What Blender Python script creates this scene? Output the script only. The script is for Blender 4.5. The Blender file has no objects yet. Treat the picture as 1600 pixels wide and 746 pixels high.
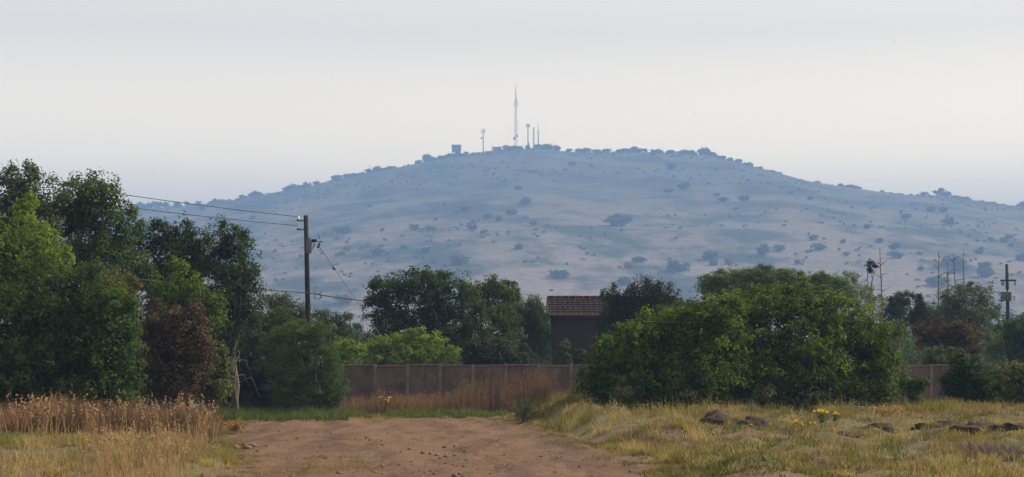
import bpy, math, random
import numpy as np
from mathutils import Vector

S = bpy.context.scene
COL = S.collection
R = math.radians

# ------------------------------------------------------------------ camera, sky, sun, exposure
F = 3000.0                      # focal length in photo pixels (photo 1600 x 746)
EYE = 1.6
PITCH = math.atan(212 / F)
cam = bpy.data.cameras.new('camera')
cam.sensor_width = 36
cam.lens = F / 1600 * 36
cam.clip_start = 0.5
cam.clip_end = 20000
co = bpy.data.objects.new('camera', cam)
COL.objects.link(co)
co.location = (0, 0, EYE)
co.rotation_euler = (R(90) + PITCH, 0, 0)
S.camera = co

SUN_AZ, SUN_EL = R(71), R(39)   # azimuth measured from the view direction (+Y) towards the right (+X)
SUN_STRENGTH, SKY_STRENGTH = 5.0, 0.10
HAZE_DENSITY = 0.00050
HAZE_COLOR = (0.182, 0.308, 0.550)
world = bpy.data.worlds.new('World')
S.world = world
world.use_nodes = True
nt = world.node_tree
nt.nodes.clear()
wo = nt.nodes.new('ShaderNodeOutputWorld')
bg = nt.nodes.new('ShaderNodeBackground')
sky = nt.nodes.new('ShaderNodeTexSky')
sky.sky_type = 'NISHITA'
sky.sun_disc = False
sky.sun_elevation = SUN_EL
sky.sun_rotation = SUN_AZ
sky.altitude = 1400
sky.air_density = 1.0
sky.dust_density = 6.0
sky.ozone_density = 1.0
hs = nt.nodes.new('ShaderNodeHueSaturation')
hs.inputs['Saturation'].default_value = 0.0
bg.inputs['Strength'].default_value = SKY_STRENGTH
nt.links.new(sky.outputs['Color'], hs.inputs['Color'])
tint = nt.nodes.new('ShaderNodeMix')     # thin even cloud veil over the blue
tint.data_type = 'RGBA'
tint.blend_type = 'MULTIPLY'
tint.inputs[0].default_value = 1.0
tint.inputs[7].default_value = (5.95, 5.30, 4.45, 1)
veil = nt.nodes.new('ShaderNodeMix')
veil.data_type = 'RGBA'
veil.inputs[0].default_value = 0.5
veil.inputs[7].default_value = (5.6, 5.6, 5.6, 1)
nt.links.new(hs.outputs['Color'], veil.inputs[6])
nt.links.new(veil.outputs[2], tint.inputs[6])
tc_ = nt.nodes.new('ShaderNodeTexCoord')   # hazy sky: brighter and warmer low down
sep = nt.nodes.new('ShaderNodeSeparateXYZ')
nt.links.new(tc_.outputs['Generated'], sep.inputs[0])
grad = nt.nodes.new('ShaderNodeValToRGB')
grad.color_ramp.elements.new(0.5)
for e_, p_, c_ in zip(grad.color_ramp.elements, (0.112, 0.175, 0.34), ((0.60, 0.54, 0.405), (0.302, 0.29, 0.262), (0.25, 0.25, 0.25))):
    e_.position, e_.color = p_, (*c_, 1)
nt.links.new(sep.outputs['Z'], grad.inputs['Fac'])
low = nt.nodes.new('ShaderNodeMix')
low.data_type = 'RGBA'
low.blend_type = 'MULTIPLY'
low.inputs[0].default_value = 1.0
nt.links.new(tint.outputs[2], low.inputs[6])
nt.links.new(grad.outputs['Color'], low.inputs[7])
nt.links.new(low.outputs[2], bg.inputs['Color'])
nt.links.new(bg.outputs['Background'], wo.inputs['Surface'])

sl = bpy.data.lights.new('sun', 'SUN')
sl.energy = SUN_STRENGTH
sl.angle = R(1.0)
sl.color = (1.0, 0.93, 0.82)
so = bpy.data.objects.new('sun', sl)
COL.objects.link(so)
sd = Vector((math.sin(SUN_AZ) * math.cos(SUN_EL), math.cos(SUN_AZ) * math.cos(SUN_EL), math.sin(SUN_EL)))
so.rotation_euler = sd.to_track_quat('Z', 'Y').to_euler()
so.location = (40, 20, 60)

S.view_settings.view_transform = 'Standard'
S.view_settings.look = 'None'
S.view_settings.gamma = 1
S.view_settings.use_curve_mapping = False
S.view_settings.exposure = 0.90
S.render.engine = 'CYCLES'
S.cycles.use_denoising = True
S.cycles.max_bounces = 6
S.cycles.diffuse_bounces = 3
S.cycles.glossy_bounces = 2
S.cycles.transmission_bounces = 4
S.cycles.volume_bounces = 1
S.cycles.transparent_max_bounces = 12
S.cycles.sample_clamp_indirect = 4
S.cycles.pixel_filter_type = 'BLACKMAN_HARRIS'
S.cycles.filter_width = 1.5

# ------------------------------------------------------------------ helpers
cP, sP = math.cos(PITCH), math.sin(PITCH)


def at(px, py, D):
    """world point at depth y = D seen at photo pixel (px, py)"""
    cx, cz = (px - 800) / F, (373 - py) / F
    dy, dz = cP - cz * sP, sP + cz * cP
    k = D / dy
    return Vector((cx * k, D, EYE + dz * k))


def xof(px, D):
    return at(px, 585, D).x


def ss(a, b, x):
    t = np.clip((np.asarray(x, float) - a) / (b - a), 0, 1)
    return t * t * (3 - 2 * t)


def _h(ix, iy, seed):
    n = (ix.astype(np.int64) * 374761393 + iy.astype(np.int64) * 668265263 + seed * 974711) & 0xffffffff
    n = ((n ^ (n >> 13)) * 1274126177) & 0xffffffff
    return ((n ^ (n >> 16)) & 0xffff) / 65535.0


def vn(x, y, seed=0):
    x, y = np.broadcast_arrays(np.asarray(x, float), np.asarray(y, float))
    ix, iy = np.floor(x), np.floor(y)
    fx, fy = x - ix, y - iy
    fx, fy = fx * fx * (3 - 2 * fx), fy * fy * (3 - 2 * fy)
    a, b = _h(ix, iy, seed), _h(ix + 1, iy, seed)
    c, d = _h(ix, iy + 1, seed), _h(ix + 1, iy + 1, seed)
    return (a * (1 - fx) + b * fx) * (1 - fy) + (c * (1 - fx) + d * fx) * fy - 0.5


def fbm(x, y, seed=0, n=4):
    o, a = 0, 1.0
    for i in range(n):
        o = o + a * vn(x * 2 ** i, y * 2 ** i, seed + i * 17)
        a *= 0.5
    return o


def mesh(name, v, f, mat, parent=None, smooth=False, attr=None):
    """one mesh object from numpy vertex and face arrays (all faces with the same corner count, or a list of such arrays)"""
    v = np.asarray(v, np.float32).reshape(-1, 3)
    fs = f if isinstance(f, list) else [f]
    fs = [np.asarray(q, np.int32) for q in fs if len(q)]
    me = bpy.data.meshes.new(name)
    me.vertices.add(len(v))
    me.vertices.foreach_set('co', v.ravel())
    tot = np.concatenate([np.full(len(q), q.shape[1], np.int32) for q in fs])
    idx = np.concatenate([q.ravel() for q in fs])
    me.loops.add(len(idx))
    me.loops.foreach_set('vertex_index', idx)
    me.polygons.add(len(tot))
    st = np.concatenate([[0], np.cumsum(tot)[:-1]]).astype(np.int32)
    me.polygons.foreach_set('loop_start', st)
    me.polygons.foreach_set('loop_total', tot)
    me.polygons.foreach_set('use_smooth', np.full(len(tot), smooth))
    if attr is not None:
        for k, a in attr.items():
            t = me.attributes.new(k, 'FLOAT', 'POINT')
            t.data.foreach_set('value', np.asarray(a, np.float32))
    me.update(calc_edges=True)
    me.materials.append(mat)
    o = bpy.data.objects.new(name, me)
    COL.objects.link(o)
    if parent is not None:
        o.parent = parent
    return o


class Geo:
    """collects boxes and tubes into one mesh"""

    def __init__(s):
        s.v, s.q, s.t, s.n = [], [], [], 0

    def add(s, v, q=None, t=None):
        v = np.asarray(v, float).reshape(-1, 3)
        if q is not None and len(q):
            s.q.append(np.asarray(q) + s.n)
        if t is not None and len(t):
            s.t.append(np.asarray(t) + s.n)
        s.v.append(v)
        s.n += len(v)

    def box(s, c, d, rz=0, bev=0.0):
        hx, hy, hz = d[0] / 2, d[1] / 2, d[2] / 2
        if bev <= 0:
            p = np.array([(x, y, z) for z in (-hz, hz) for x, y in ((-hx, -hy), (hx, -hy), (hx, hy), (-hx, hy))])
            q = [(3, 2, 1, 0), (4, 5, 6, 7), (0, 1, 5, 4), (1, 2, 6, 5), (2, 3, 7, 6), (3, 0, 4, 7)]
        else:
            ring = [(-hx + bev, -hy), (hx - bev, -hy), (hx, -hy + bev), (hx, hy - bev), (hx - bev, hy), (-hx + bev, hy), (-hx, hy - bev), (-hx, -hy + bev)]
            k = 1 - bev / max(min(hx, hy), 1e-6)
            p, q = [], []
            for z, m in ((-hz, k), (-hz + bev, 1), (hz - bev, 1), (hz, k)):
                p += [(x * m, y * m, z) for x, y in ring]
            for l in range(3):
                for i in range(8):
                    j = (i + 1) % 8
                    q.append((l * 8 + i, l * 8 + j, l * 8 + 8 + j, l * 8 + 8 + i))
            p = np.array(p)
            for o, fl in ((0, 1), (24, 0)):
                for a, b, c_, d_ in ((0, 1, 2, 3), (0, 3, 4, 7), (4, 5, 6, 7)):
                    q.append((o + d_, o + c_, o + b, o + a) if fl else (o + a, o + b, o + c_, o + d_))
        cz, sz = math.cos(rz), math.sin(rz)
        p = np.stack([p[:, 0] * cz - p[:, 1] * sz, p[:, 0] * sz + p[:, 1] * cz, p[:, 2]], 1) + np.array(c)
        s.add(p, q)

    def tube(s, pts, rad, n=6, cap=True):
        pts = [Vector(p) for p in pts]
        rad = [rad] * len(pts) if not hasattr(rad, '__len__') else rad
        v, q, t = [], [], []
        prev = None
        for i, p in enumerate(pts):
            d = (pts[min(i + 1, len(pts) - 1)] - pts[max(i - 1, 0)]).normalized()
            if prev is None:
                u = d.orthogonal().normalized()
            else:
                u = (prev - d * prev.dot(d))
                u = u.normalized() if u.length > 1e-5 else d.orthogonal().normalized()
            prev = u
            w = d.cross(u)
            for k in range(n):
                a = 2 * math.pi * k / n
                v.append(p + (u * math.cos(a) + w * math.sin(a)) * rad[i])
        for i in range(len(pts) - 1):
            for k in range(n):
                k2 = (k + 1) % n
                q.append((i * n + k, i * n + k2, i * n + n + k2, i * n + n + k))
        if cap:
            b = len(v)
            v += [pts[0], pts[-1]]
            e = (len(pts) - 1) * n
            for k in range(n):
                k2 = (k + 1) % n
                t.append((b, k2, k))
                t.append((b + 1, e + k, e + k2))
        s.add([tuple(x) for x in v], q, t)

    def build(s, name, mat, parent=None, smooth=False):
        f = ([np.concatenate(s.q)] if s.q else []) + ([np.concatenate(s.t)] if s.t else [])
        return mesh(name, np.concatenate(s.v), f, mat, parent, smooth)


def empty(name, loc, rz=0):
    o = bpy.data.objects.new(name, None)
    COL.objects.link(o)
    o.location = loc
    o.rotation_euler = (0, 0, rz)
    o.empty_display_size = 0.3
    return o


def tag(o, label=None, cat=None, group=None, kind=None):
    if label: o['label'] = label
    if cat: o['category'] = cat
    if group: o['group'] = group
    if kind: o['kind'] = kind
    return o


def copy_tree(o, parent=None):
    c = o.copy()
    COL.objects.link(c)
    if parent is not None:
        c.parent = parent
    for ch in [k for k in COL.objects if k.parent == o]:
        copy_tree(ch, c)
    return c


# ------------------------------------------------------------------ materials
def new_mat(name):
    m = bpy.data.materials.new(name)
    m.use_nodes = True
    n = m.node_tree
    b = n.nodes['Principled BSDF']
    b.inputs['Roughness'].default_value = 0.9
    b.inputs['Specular IOR Level'].default_value = 0.15
    return m, n, b


def noise(n, scale, detail=4, rough=0.55, vec=None, dist=0.0):
    t = n.nodes.new('ShaderNodeTexNoise')
    t.inputs['Scale'].default_value = scale
    t.inputs['Detail'].default_value = detail
    t.inputs['Roughness'].default_value = rough
    t.inputs['Distortion'].default_value = dist
    if vec is not None:
        n.links.new(vec, t.inputs['Vector'])
    return t.outputs['Fac']


def ramp(n, fac, stops):
    r = n.nodes.new('ShaderNodeValToRGB')
    e = r.color_ramp.elements
    while len(e) < len(stops):
        e.new(0.5)
    for k, (p, c) in enumerate(stops):
        e[k].position = p
        e[k].color = (*c, 1) if len(c) == 3 else c
    n.links.new(fac, r.inputs['Fac'])
    return r.outputs['Color']


def mix(n, fac, a, b, mode='MIX'):
    m = n.nodes.new('ShaderNodeMix')
    m.data_type = 'RGBA'
    m.blend_type = mode
    for sock, val in ((m.inputs[0], fac), (m.inputs[6], a), (m.inputs[7], b)):
        if hasattr(val, 'links'):
            n.links.new(val, sock)
        elif hasattr(val, '__len__'):
            sock.default_value = (*val, 1)
        else:
            sock.default_value = val
    return m.outputs[2]


def coords(n):
    return n.nodes.new('ShaderNodeTexCoord').outputs['Object']


def bump(n, b, h, strength=0.5, dist=0.05):
    u = n.nodes.new('ShaderNodeBump')
    u.inputs['Strength'].default_value = strength
    u.inputs['Distance'].default_value = dist
    n.links.new(h, u.inputs['Height'])
    n.links.new(u.outputs['Normal'], b.inputs['Normal'])


def simple_mat(name, col, var=0.25, scale=3.0, rough=0.85, metal=0.0):
    m, n, b = new_mat(name)
    f = noise(n, scale, 5, 0.6, coords(n))
    lo, hi = [c * (1 - var) for c in col], [min(1, c * (1 + var)) for c in col]
    n.links.new(ramp(n, f, [(0.3, lo), (0.7, hi)]), b.inputs['Base Color'])
    b.inputs['Roughness'].default_value = rough
    b.inputs['Metallic'].default_value = metal
    bump(n, b, f, 0.25, 0.02)
    return m


def leaf_mat(name, dark, light, transl=0.35, tip=None, nscale=0.35):
    """leaf colours: per-leaf / per-clump 'tone' attribute between two greens, plus a broad drift over the plant"""
    m, n, b = new_mat(name)
    a = n.nodes.new('ShaderNodeAttribute')
    a.attribute_name = 'tone'
    c = ramp(n, a.outputs['Fac'], [(0.0, dark), (1.0, light)] if tip is None else [(0.0, dark), (0.7, light), (1.0, tip)])
    f = noise(n, nscale, 3, 0.5, coords(n))
    c2 = mix(n, 1.0, c, ramp(n, f, [(0.3, (0.78, 0.82, 0.8)), (0.7, (1.15, 1.1, 0.95))]), 'MULTIPLY')
    n.links.new(c2, b.inputs['Base Color'])
    b.inputs['Roughness'].default_value = 0.7
    b.inputs['Specular IOR Level'].default_value = 0.08
    t = n.nodes.new('ShaderNodeBsdfTranslucent')
    n.links.new(mix(n, 1.0, c2, (1.25, 1.25, 0.6), 'MULTIPLY'), t.inputs['Color'])
    x = n.nodes.new('ShaderNodeMixShader')
    x.inputs['Fac'].default_value = transl
    n.links.new(b.outputs['BSDF'], x.inputs[1])
    n.links.new(t.outputs['BSDF'], x.inputs[2])
    n.links.new(x.outputs['Shader'], n.nodes['Material Output'].inputs['Surface'])
    return m


M = {}
M['bark'] = simple_mat('bark', (0.09, 0.07, 0.055), 0.35, 8)
M['pale_bark'] = simple_mat('pale_bark', (0.22, 0.21, 0.19), 0.3, 6)
M['grey_bark'] = simple_mat('grey_bark', (0.13, 0.115, 0.10), 0.3, 6)
M['pole_wood'] = simple_mat('pole_wood', (0.020, 0.016, 0.015), 0.3, 5)
M['steel'] = simple_mat('steel', (0.10, 0.10, 0.11), 0.2, 4, 0.55, 0.3)
M['galv'] = simple_mat('galvanised', (0.32, 0.33, 0.34), 0.15, 4, 0.5, 0.3)
M['mast_paint'] = simple_mat('mast_paint', (0.045, 0.045, 0.048), 0.15, 1, 0.7)
M['porcelain'] = simple_mat('porcelain', (0.5, 0.5, 0.49), 0.05, 4, 0.25)
M['wire'] = simple_mat('wire', (0.02, 0.02, 0.022), 0.1, 2, 0.5)
M['tank'] = simple_mat('tank_concrete', (0.14, 0.14, 0.14), 0.2, 0.5)
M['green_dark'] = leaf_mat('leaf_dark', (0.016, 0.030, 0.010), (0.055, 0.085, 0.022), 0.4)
M['green_mid'] = leaf_mat('leaf_mid', (0.020, 0.040, 0.011), (0.080, 0.120, 0.026), 0.4)
M['green_bright'] = leaf_mat('leaf_bright', (0.050, 0.090, 0.014), (0.19, 0.26, 0.035), 0.48)
M['green_lush'] = leaf_mat('leaf_lush', (0.013, 0.027, 0.007), (0.135, 0.195, 0.026), 0.45)
M['green_grey'] = leaf_mat('leaf_grey', (0.042, 0.060, 0.032), (0.095, 0.120, 0.062))
M['green_pale'] = leaf_mat('leaf_pale', (0.075, 0.100, 0.050), (0.160, 0.190, 0.100))
M['acacia'] = leaf_mat('leaf_acacia', (0.032, 0.060, 0.020), (0.095, 0.145, 0.040), 0.4)
M['olive'] = leaf_mat('leaf_olive', (0.055, 0.062, 0.020), (0.130, 0.135, 0.040))
M['brownish'] = leaf_mat('leaf_brown', (0.035, 0.026, 0.018), (0.105, 0.066, 0.040), 0.3)
M['russet'] = leaf_mat('leaf_russet', (0.050, 0.055, 0.020), (0.11, 0.10, 0.03), 0.4, (0.24, 0.12, 0.04))
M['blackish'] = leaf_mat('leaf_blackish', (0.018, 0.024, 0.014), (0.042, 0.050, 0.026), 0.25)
M['hill_leaf'] = leaf_mat('leaf_hill', (0.045, 0.058, 0.032), (0.10, 0.115, 0.060), 0.3)
M['straw'] = leaf_mat('grass_straw', (0.115, 0.060, 0.042), (0.37, 0.245, 0.180), 0.4, None, 0.2)
M['rust_grass'] = leaf_mat('grass_rust', (0.052, 0.032, 0.027), (0.185, 0.104, 0.078), 0.36, (0.46, 0.36, 0.26), 0.25)
M['wall_weed'] = leaf_mat('weed_red_brown', (0.075, 0.042, 0.032), (0.20, 0.125, 0.088), 0.35)
M['gold_grass'] = leaf_mat('grass_gold', (0.046, 0.056, 0.020), (0.205, 0.166, 0.070), 0.40, (0.36, 0.28, 0.15), 0.2)
M['turf'] = leaf_mat('grass_turf', (0.062, 0.064, 0.024), (0.265, 0.190, 0.092), 0.4, None, 0.3)
M['green_weed'] = leaf_mat('weed_green', (0.035, 0.055, 0.018), (0.115, 0.135, 0.042), 0.4)
M['purple'] = leaf_mat('weed_purple', (0.07, 0.055, 0.07), (0.16, 0.12, 0.16), 0.3)
M['petal'] = leaf_mat('petal_yellow', (0.62, 0.38, 0.03), (0.80, 0.55, 0.06), 0.3)
M['dead_leaf'] = leaf_mat('leaf_dead', (0.16, 0.09, 0.045), (0.36, 0.22, 0.12), 0.4)
M['earth'] = simple_mat('dark_earth', (0.045, 0.032, 0.025), 0.4, 6, 1.0)
M['clod'] = simple_mat('road_clod', (0.125, 0.082, 0.058), 0.35, 9, 1.0)
M['bird'] = simple_mat('bird', (0.03, 0.03, 0.03), 0.1)

# ------------------------------------------------------------------ terrain
RL = np.array([(10, -2.6), (20, -3.2), (30, -4.2), (36, -5.0), (41, -5.9), (50, -7.3), (60, -8.6), (66, -9.2), (72, -9.6), (90, -11)])
RR = np.array([(10, 2.4), (20, 2.3), (30, 2.25), (36, 2.15), (41, 1.75), (46, 1.45), (52, 1.0), (60, 0.2), (66, -0.5), (72, -1.2), (90, -3)])
ROAD_END = 68.5


def road_l(y): return np.interp(y, RL[:, 0], RL[:, 1])
def road_r(y): return np.interp(y, RR[:, 0], RR[:, 1])


def terr(x, y):
    x, y = np.asarray(x, float), np.asarray(y, float)
    d = x - road_r(y) + 0.5 * vn(x * 0.3, y * 0.3, 5)
    near = 1 - ss(90, 130, y) 
    side = 1 - ss(24, 60, np.abs(x))
    bank = 0.30 * ss(0.1, 2.4, d) * ss(36, 58, y) + 0.10 * ss(0.0, 1.6, d)
    bank = bank * (1 - 0.75 * ss(69, 76, y))
    lump = (0.26 * vn(x * 0.55, y * 0.3, 9) + 0.2 * vn(x * 1.3, y * 0.9, 3) + 0.26 * vn(x * 1.6, y * 0.8, 8) + 0.10 * vn(x * 3.5, y * 3, 4)) * ss(-0.2, 1.5, d)
    hump = 0.22 * np.exp(-((d - 2.0) / 1.5) ** 2) * ss(54, 59, y) * (1 - ss(65, 69, y))
    bank = bank + hump
    dl = road_l(y) - x
    left = (0.10 * ss(0, 2, dl) + (0.16 * vn(x * 0.6, y * 0.4, 21) + 0.06 * vn(x * 2.5, y * 2.5, 22)) * ss(0.0, 1.5, dl))
    inroad = np.clip(-d, 0, 1) * np.clip(-dl, 0, 1)
    u = x - 0.5 * (road_l(y) + road_r(y))
    rut = 0.05 * vn(x * 0.8, y * 0.15, 31) + 0.11 * vn(u * 1.9, y * 0.05, 34) + 0.05 * vn(u * 4.5, y * 0.12, 35) + 0.05 * vn(x * 2.2, y * 1.6, 32) + 0.03 * vn(x * 6, y * 5, 33)
    gully = -0.22 * np.exp(-((x - np.interp(y, [46, 62], [2.0, 1.2])) / 0.35) ** 2) * ss(46, 50, y) * (1 - ss(58, 62, y))
    return (bank + lump + left + rut * (0.4 + 0.6 * np.clip(inroad * 3, 0, 1)) + gully) * near * side


def tz(x, y): return float(terr(x, y))


def grid_mesh(name, xs, ys, zf, mat, attrs=None):
    X, Y = np.meshgrid(xs, ys)
    Z = zf(X, Y)
    nx, ny = len(xs), len(ys)
    i = np.arange(nx * ny).reshape(ny, nx)
    q = np.stack([i[:-1, :-1], i[:-1, 1:], i[1:, 1:], i[1:, :-1]], -1).reshape(-1, 4)
    at_ = {k: fn(X, Y).ravel() for k, fn in attrs.items()} if attrs else None
    return mesh(name, np.stack([X, Y, Z], -1), q, mat, None, True, at_)


def grow(a, b, n):
    return a + (b - a) * (np.linspace(0, 1, n) ** 3)


def ground_mat():
    m, n, b = new_mat('ground')
    c = coords(n)
    a = n.nodes.new('ShaderNodeAttribute')
    a.attribute_name = 'dirt'
    f1 = noise(n, 0.7, 6, 0.7, c)
    f2 = noise(n, 2.6, 6, 0.7, c)
    f3 = noise(n, 14, 5, 0.7, c)
    grass = ramp(n, f1, [(0.30, (0.055, 0.058, 0.022)), (0.45, (0.115, 0.090, 0.040)), (0.56, (0.070, 0.070, 0.026)), (0.68, (0.15, 0.098, 0.050))])
    grass = mix(n, ramp(n, f2, [(0.42, (0, 0, 0)), (0.62, (0.75, 0.75, 0.75))]), grass, (0.135, 0.097, 0.050))
    dirt = ramp(n, f2, [(0.3, (0.09, 0.056, 0.036)), (0.7, (0.175, 0.105, 0.066))])
    k = n.nodes.new('ShaderNodeMath')
    k.operation = 'ADD'
    n.links.new(a.outputs['Fac'], k.inputs[0])
    n.links.new(f2, k.inputs[1])
    col = mix(n, ramp(n, k.outputs[0], [(0.62, (0, 0, 0)), (0.8, (1, 1, 1))]), grass, dirt)
    col = mix(n, 1.0, col, ramp(n, f3, [(0.3, (0.6, 0.6, 0.6)), (0.65, (1.15, 1.15, 1.15))]), 'MULTIPLY')
    n.links.new(col, b.inputs['Base Color'])
    bump(n, b, f3, 0.8, 0.08)
    return m


def dirt_amount(X, Y):
    d = np.minimum(X - road_l(Y), road_r(Y) - X)
    e = 0.5 * np.clip(1 + d / 0.9, 0, 1)
    patch = 0.45 * ss(0.05, 0.35, vn(X * 0.35, Y * 0.18, 71)) * (X > 0)
    return np.maximum(e, patch)


gx = np.concatenate([-grow(30, 4000, 34)[::-1], np.arange(-29.75, 29.9, 0.25), grow(30, 4000, 34)])
gy = np.concatenate([-grow(5, 600, 12)[::-1], np.arange(0, 20, 1.0), np.arange(20, 84, 0.25), np.arange(84, 130, 2.0), grow(130, 6000, 40)])
g = grid_mesh('ground', gx, gy, terr, ground_mat(), {'dirt': dirt_amount})
tag(g, kind='structure')


def road_mat():
    m, n, b = new_mat('dirt_road')
    c = coords(n)
    mp = n.nodes.new('ShaderNodeMapping')
    mp.inputs['Scale'].default_value = (1.6, 0.22, 1.0)
    n.links.new(c, mp.inputs['Vector'])
    f1 = noise(n, 0.8, 5, 0.6, mp.outputs['Vector'])
    f2 = noise(n, 5.0, 6, 0.7, c)
    f3 = noise(n, 22, 4, 0.7, c)
    wa = n.nodes.new('ShaderNodeAttribute')
    wa.attribute_name = 'worn'
    v = n.nodes.new('ShaderNodeTexVoronoi')
    v.inputs['Scale'].default_value = 7.5
    v.inputs['Randomness'].default_value = 1.0
    n.links.new(c, v.inputs['Vector'])
    col = ramp(n, f1, [(0.32, (0.080, 0.046, 0.028)), (0.5, (0.132, 0.076, 0.044)), (0.68, (0.195, 0.112, 0.062))])
    col = mix(n, 1.0, col, ramp(n, f2, [(0.32, (0.62, 0.60, 0.60)), (0.6, (1.12, 1.12, 1.12))]), 'MULTIPLY')
    col = mix(n, ramp(n, v.outputs['Distance'], [(0.10, (0.7, 0.7, 0.7)), (0.22, (0, 0, 0))]), col, (0.075, 0.046, 0.030))
    col = mix(n, ramp(n, wa.outputs['Fac'], [(0.1, (0, 0, 0)), (0.9, (0.5, 0.5, 0.5))]), col, (0.195, 0.115, 0.066))
    n.links.new(col, b.inputs['Base Color'])
    h = n.nodes.new('ShaderNodeMath')
    h.operation = 'ADD'
    n.links.new(f2, h.inputs[0])
    n.links.new(f3, h.inputs[1])
    bump(n, b, h.outputs[0], 1.0, 0.10)
    return m


def build_road():
    ys = np.arange(12, ROAD_END + 0.01, 0.18)
    nu = 56
    V = []
    for y in ys:
        wl = 0.9 * float(vn(y * 0.35, 3.3, 41)) + 0.6 * float(vn(y * 1.5, 9.1, 42)) + 0.2 * float(vn(y * 5, 2.2, 43))
        wr = 0.8 * float(vn(y * 0.4, 13.3, 44)) + 0.6 * float(vn(y * 1.5, 19.1, 45)) + 0.2 * float(vn(y * 5, 7.2, 46))
        l, r = float(road_l(y)) + wl, float(road_r(y)) + wr
        V.append([(l + (r - l) * u, y) for u in np.linspace(0, 1, nu)])
    V = np.array(V)
    end = 0.9 * vn(V[-1, :, 0] * 0.6, 1.0, 50)
    k = ss(ROAD_END - 5, ROAD_END, V[:, :, 1])
    V[:, :, 1] += k * end[None, :]
    Z = terr(V[:, :, 0], V[:, :, 1])
    i = np.arange(V.shape[0] * nu).reshape(-1, nu)
    q = np.stack([i[:-1, :-1], i[:-1, 1:], i[1:, 1:], i[1:, :-1]], -1).reshape(-1, 4)
    uu = np.broadcast_to(np.linspace(0, 1, nu), Z.shape) + 0.05 * vn(V[:, :, 1] * 0.12, 2.2, 51)
    worn = sum(np.exp(-((uu - c_) / 0.055) ** 2) for c_ in (0.22, 0.45, 0.60, 0.83)) * (0.7 + 0.9 * vn(V[:, :, 0] * 0.5, V[:, :, 1] * 0.2, 52))
    lift = np.full(Z.shape, 0.012) - 0.05 * np.clip(worn, 0, 1)
    lift = np.maximum(lift, -0.0) + 0.006
    lift[:, 0] = lift[:, -1] = -0.004
    lift[-1, :] = -0.004
    o = mesh('dirt_road', np.stack([V[:, :, 0], V[:, :, 1], Z + lift], -1), q, road_mat(), None, True, {'worn': worn.ravel()})
    tag(o, kind='structure')


build_road()

# ------------------------------------------------------------------ hill
RIDGE = np.array([(-900, 520), (-500, 455), (-200, 395), (0, 362), (150, 341), (200, 334), (218, 326), (300, 322), (350, 316), (400, 307), (450, 300), (480, 293), (530, 281), (580, 270), (630, 260), (670, 252),
                  (700, 246), (750, 239), (800, 233), (850, 231), (880, 237), (920, 239), (970, 238), (1000, 237), (1050, 241), (1100, 242), (1150, 254), (1200, 271), (1220, 279), (1260, 288),
                  (1300, 293), (1350, 299), (1400, 304), (1440, 306), (1460, 305), (1500, 315), (1540, 322), (1600, 324), (1750, 345), (2000, 400), (2400, 500), (2700, 560)])
HK = 1.8                        # hill distance factor
YR = 1500.0 * HK
_rx = np.array([at(p, q, YR).x for p, q in RIDGE])
_rz = np.array([at(p, q, YR).z for p, q in RIDGE])


def hz(x, y):
    x, y = np.asarray(x, float), np.asarray(y, float)
    H = np.interp(x, _rx, _rz)
    t = (y - 560 * HK) / (YR - 560 * HK)
    tc = np.clip(t, 0, 1)
    front = 0.75 * tc + 0.25 * ss(0, 1, tc)
    back = 1 - ss(0, 1, np.clip((y - YR - 100) / 2000, 0, 1))
    prof = np.where(t <= 1, front, np.where(y < YR + 100, 1.0, back))
    n = HK * (13 * fbm(x / (240 * HK), y / (200 * HK), 60, 4) + 4 * vn(x / (45 * HK), y / (38 * HK), 66)) * np.sin(np.pi * np.clip(tc, 0, 1))
    n = n * ss(-2200, -1600, x) * (1 - ss(2200, 2700, x))
    return np.maximum(H, 0) * prof + n * np.clip(H / 180, 0, 1) - 5.0 * (1 - ss(0, 0.08, t)) + np.where(t > 1, 0, 0)


def hill_mat():
    m, n, b = new_mat('hill')
    c = coords(n)
    mp = n.nodes.new('ShaderNodeMapping')
    mp.inputs['Scale'].default_value = (1.0, 0.55, 1.6)
    n.links.new(c, mp.inputs['Vector'])
    f1 = noise(n, 0.0045, 6, 0.62, mp.outputs['Vector'], 0.0)
    f2 = noise(n, 0.014, 6, 0.68, mp.outputs['Vector'], 0.0)
    f3 = noise(n, 0.11, 4, 0.7, c)
    col = ramp(n, f1, [(0.32, (0.050, 0.060, 0.036)), (0.50, (0.082, 0.080, 0.048)), (0.68, (0.125, 0.098, 0.068))])
    sx = n.nodes.new('ShaderNodeSeparateXYZ')      # paler dry grassland on the lower slopes
    n.links.new(c, sx.inputs[0])
    zr = n.nodes.new('ShaderNodeMapRange')
    zr.inputs['From Min'].default_value = 60
    zr.inputs['From Max'].default_value = 230
    zr.inputs['To Min'].default_value = 0.75
    zr.inputs['To Max'].default_value = 0.0
    n.links.new(sx.outputs['Z'], zr.inputs['Value'])
    col = mix(n, zr.outputs['Result'], col, (0.20, 0.15, 0.118))
    col = mix(n, ramp(n, f2, [(0.45, (0, 0, 0)), (0.58, (1, 1, 1))]), col, (0.022, 0.030, 0.018))
    col = mix(n, 1.0, col, ramp(n, f3, [(0.3, (0.7, 0.7, 0.7)), (0.7, (1.2, 1.2, 1.2))]), 'MULTIPLY')
    n.links.new(col, b.inputs['Base Color'])
    bump(n, b, f3, 0.6, 2.5)
    return m


hill = grid_mesh('hill', np.arange(-2700, 2701, 16.0), np.arange(1000, 4900, 16.0), hz, hill_mat())
tag(hill, kind='structure')


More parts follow.
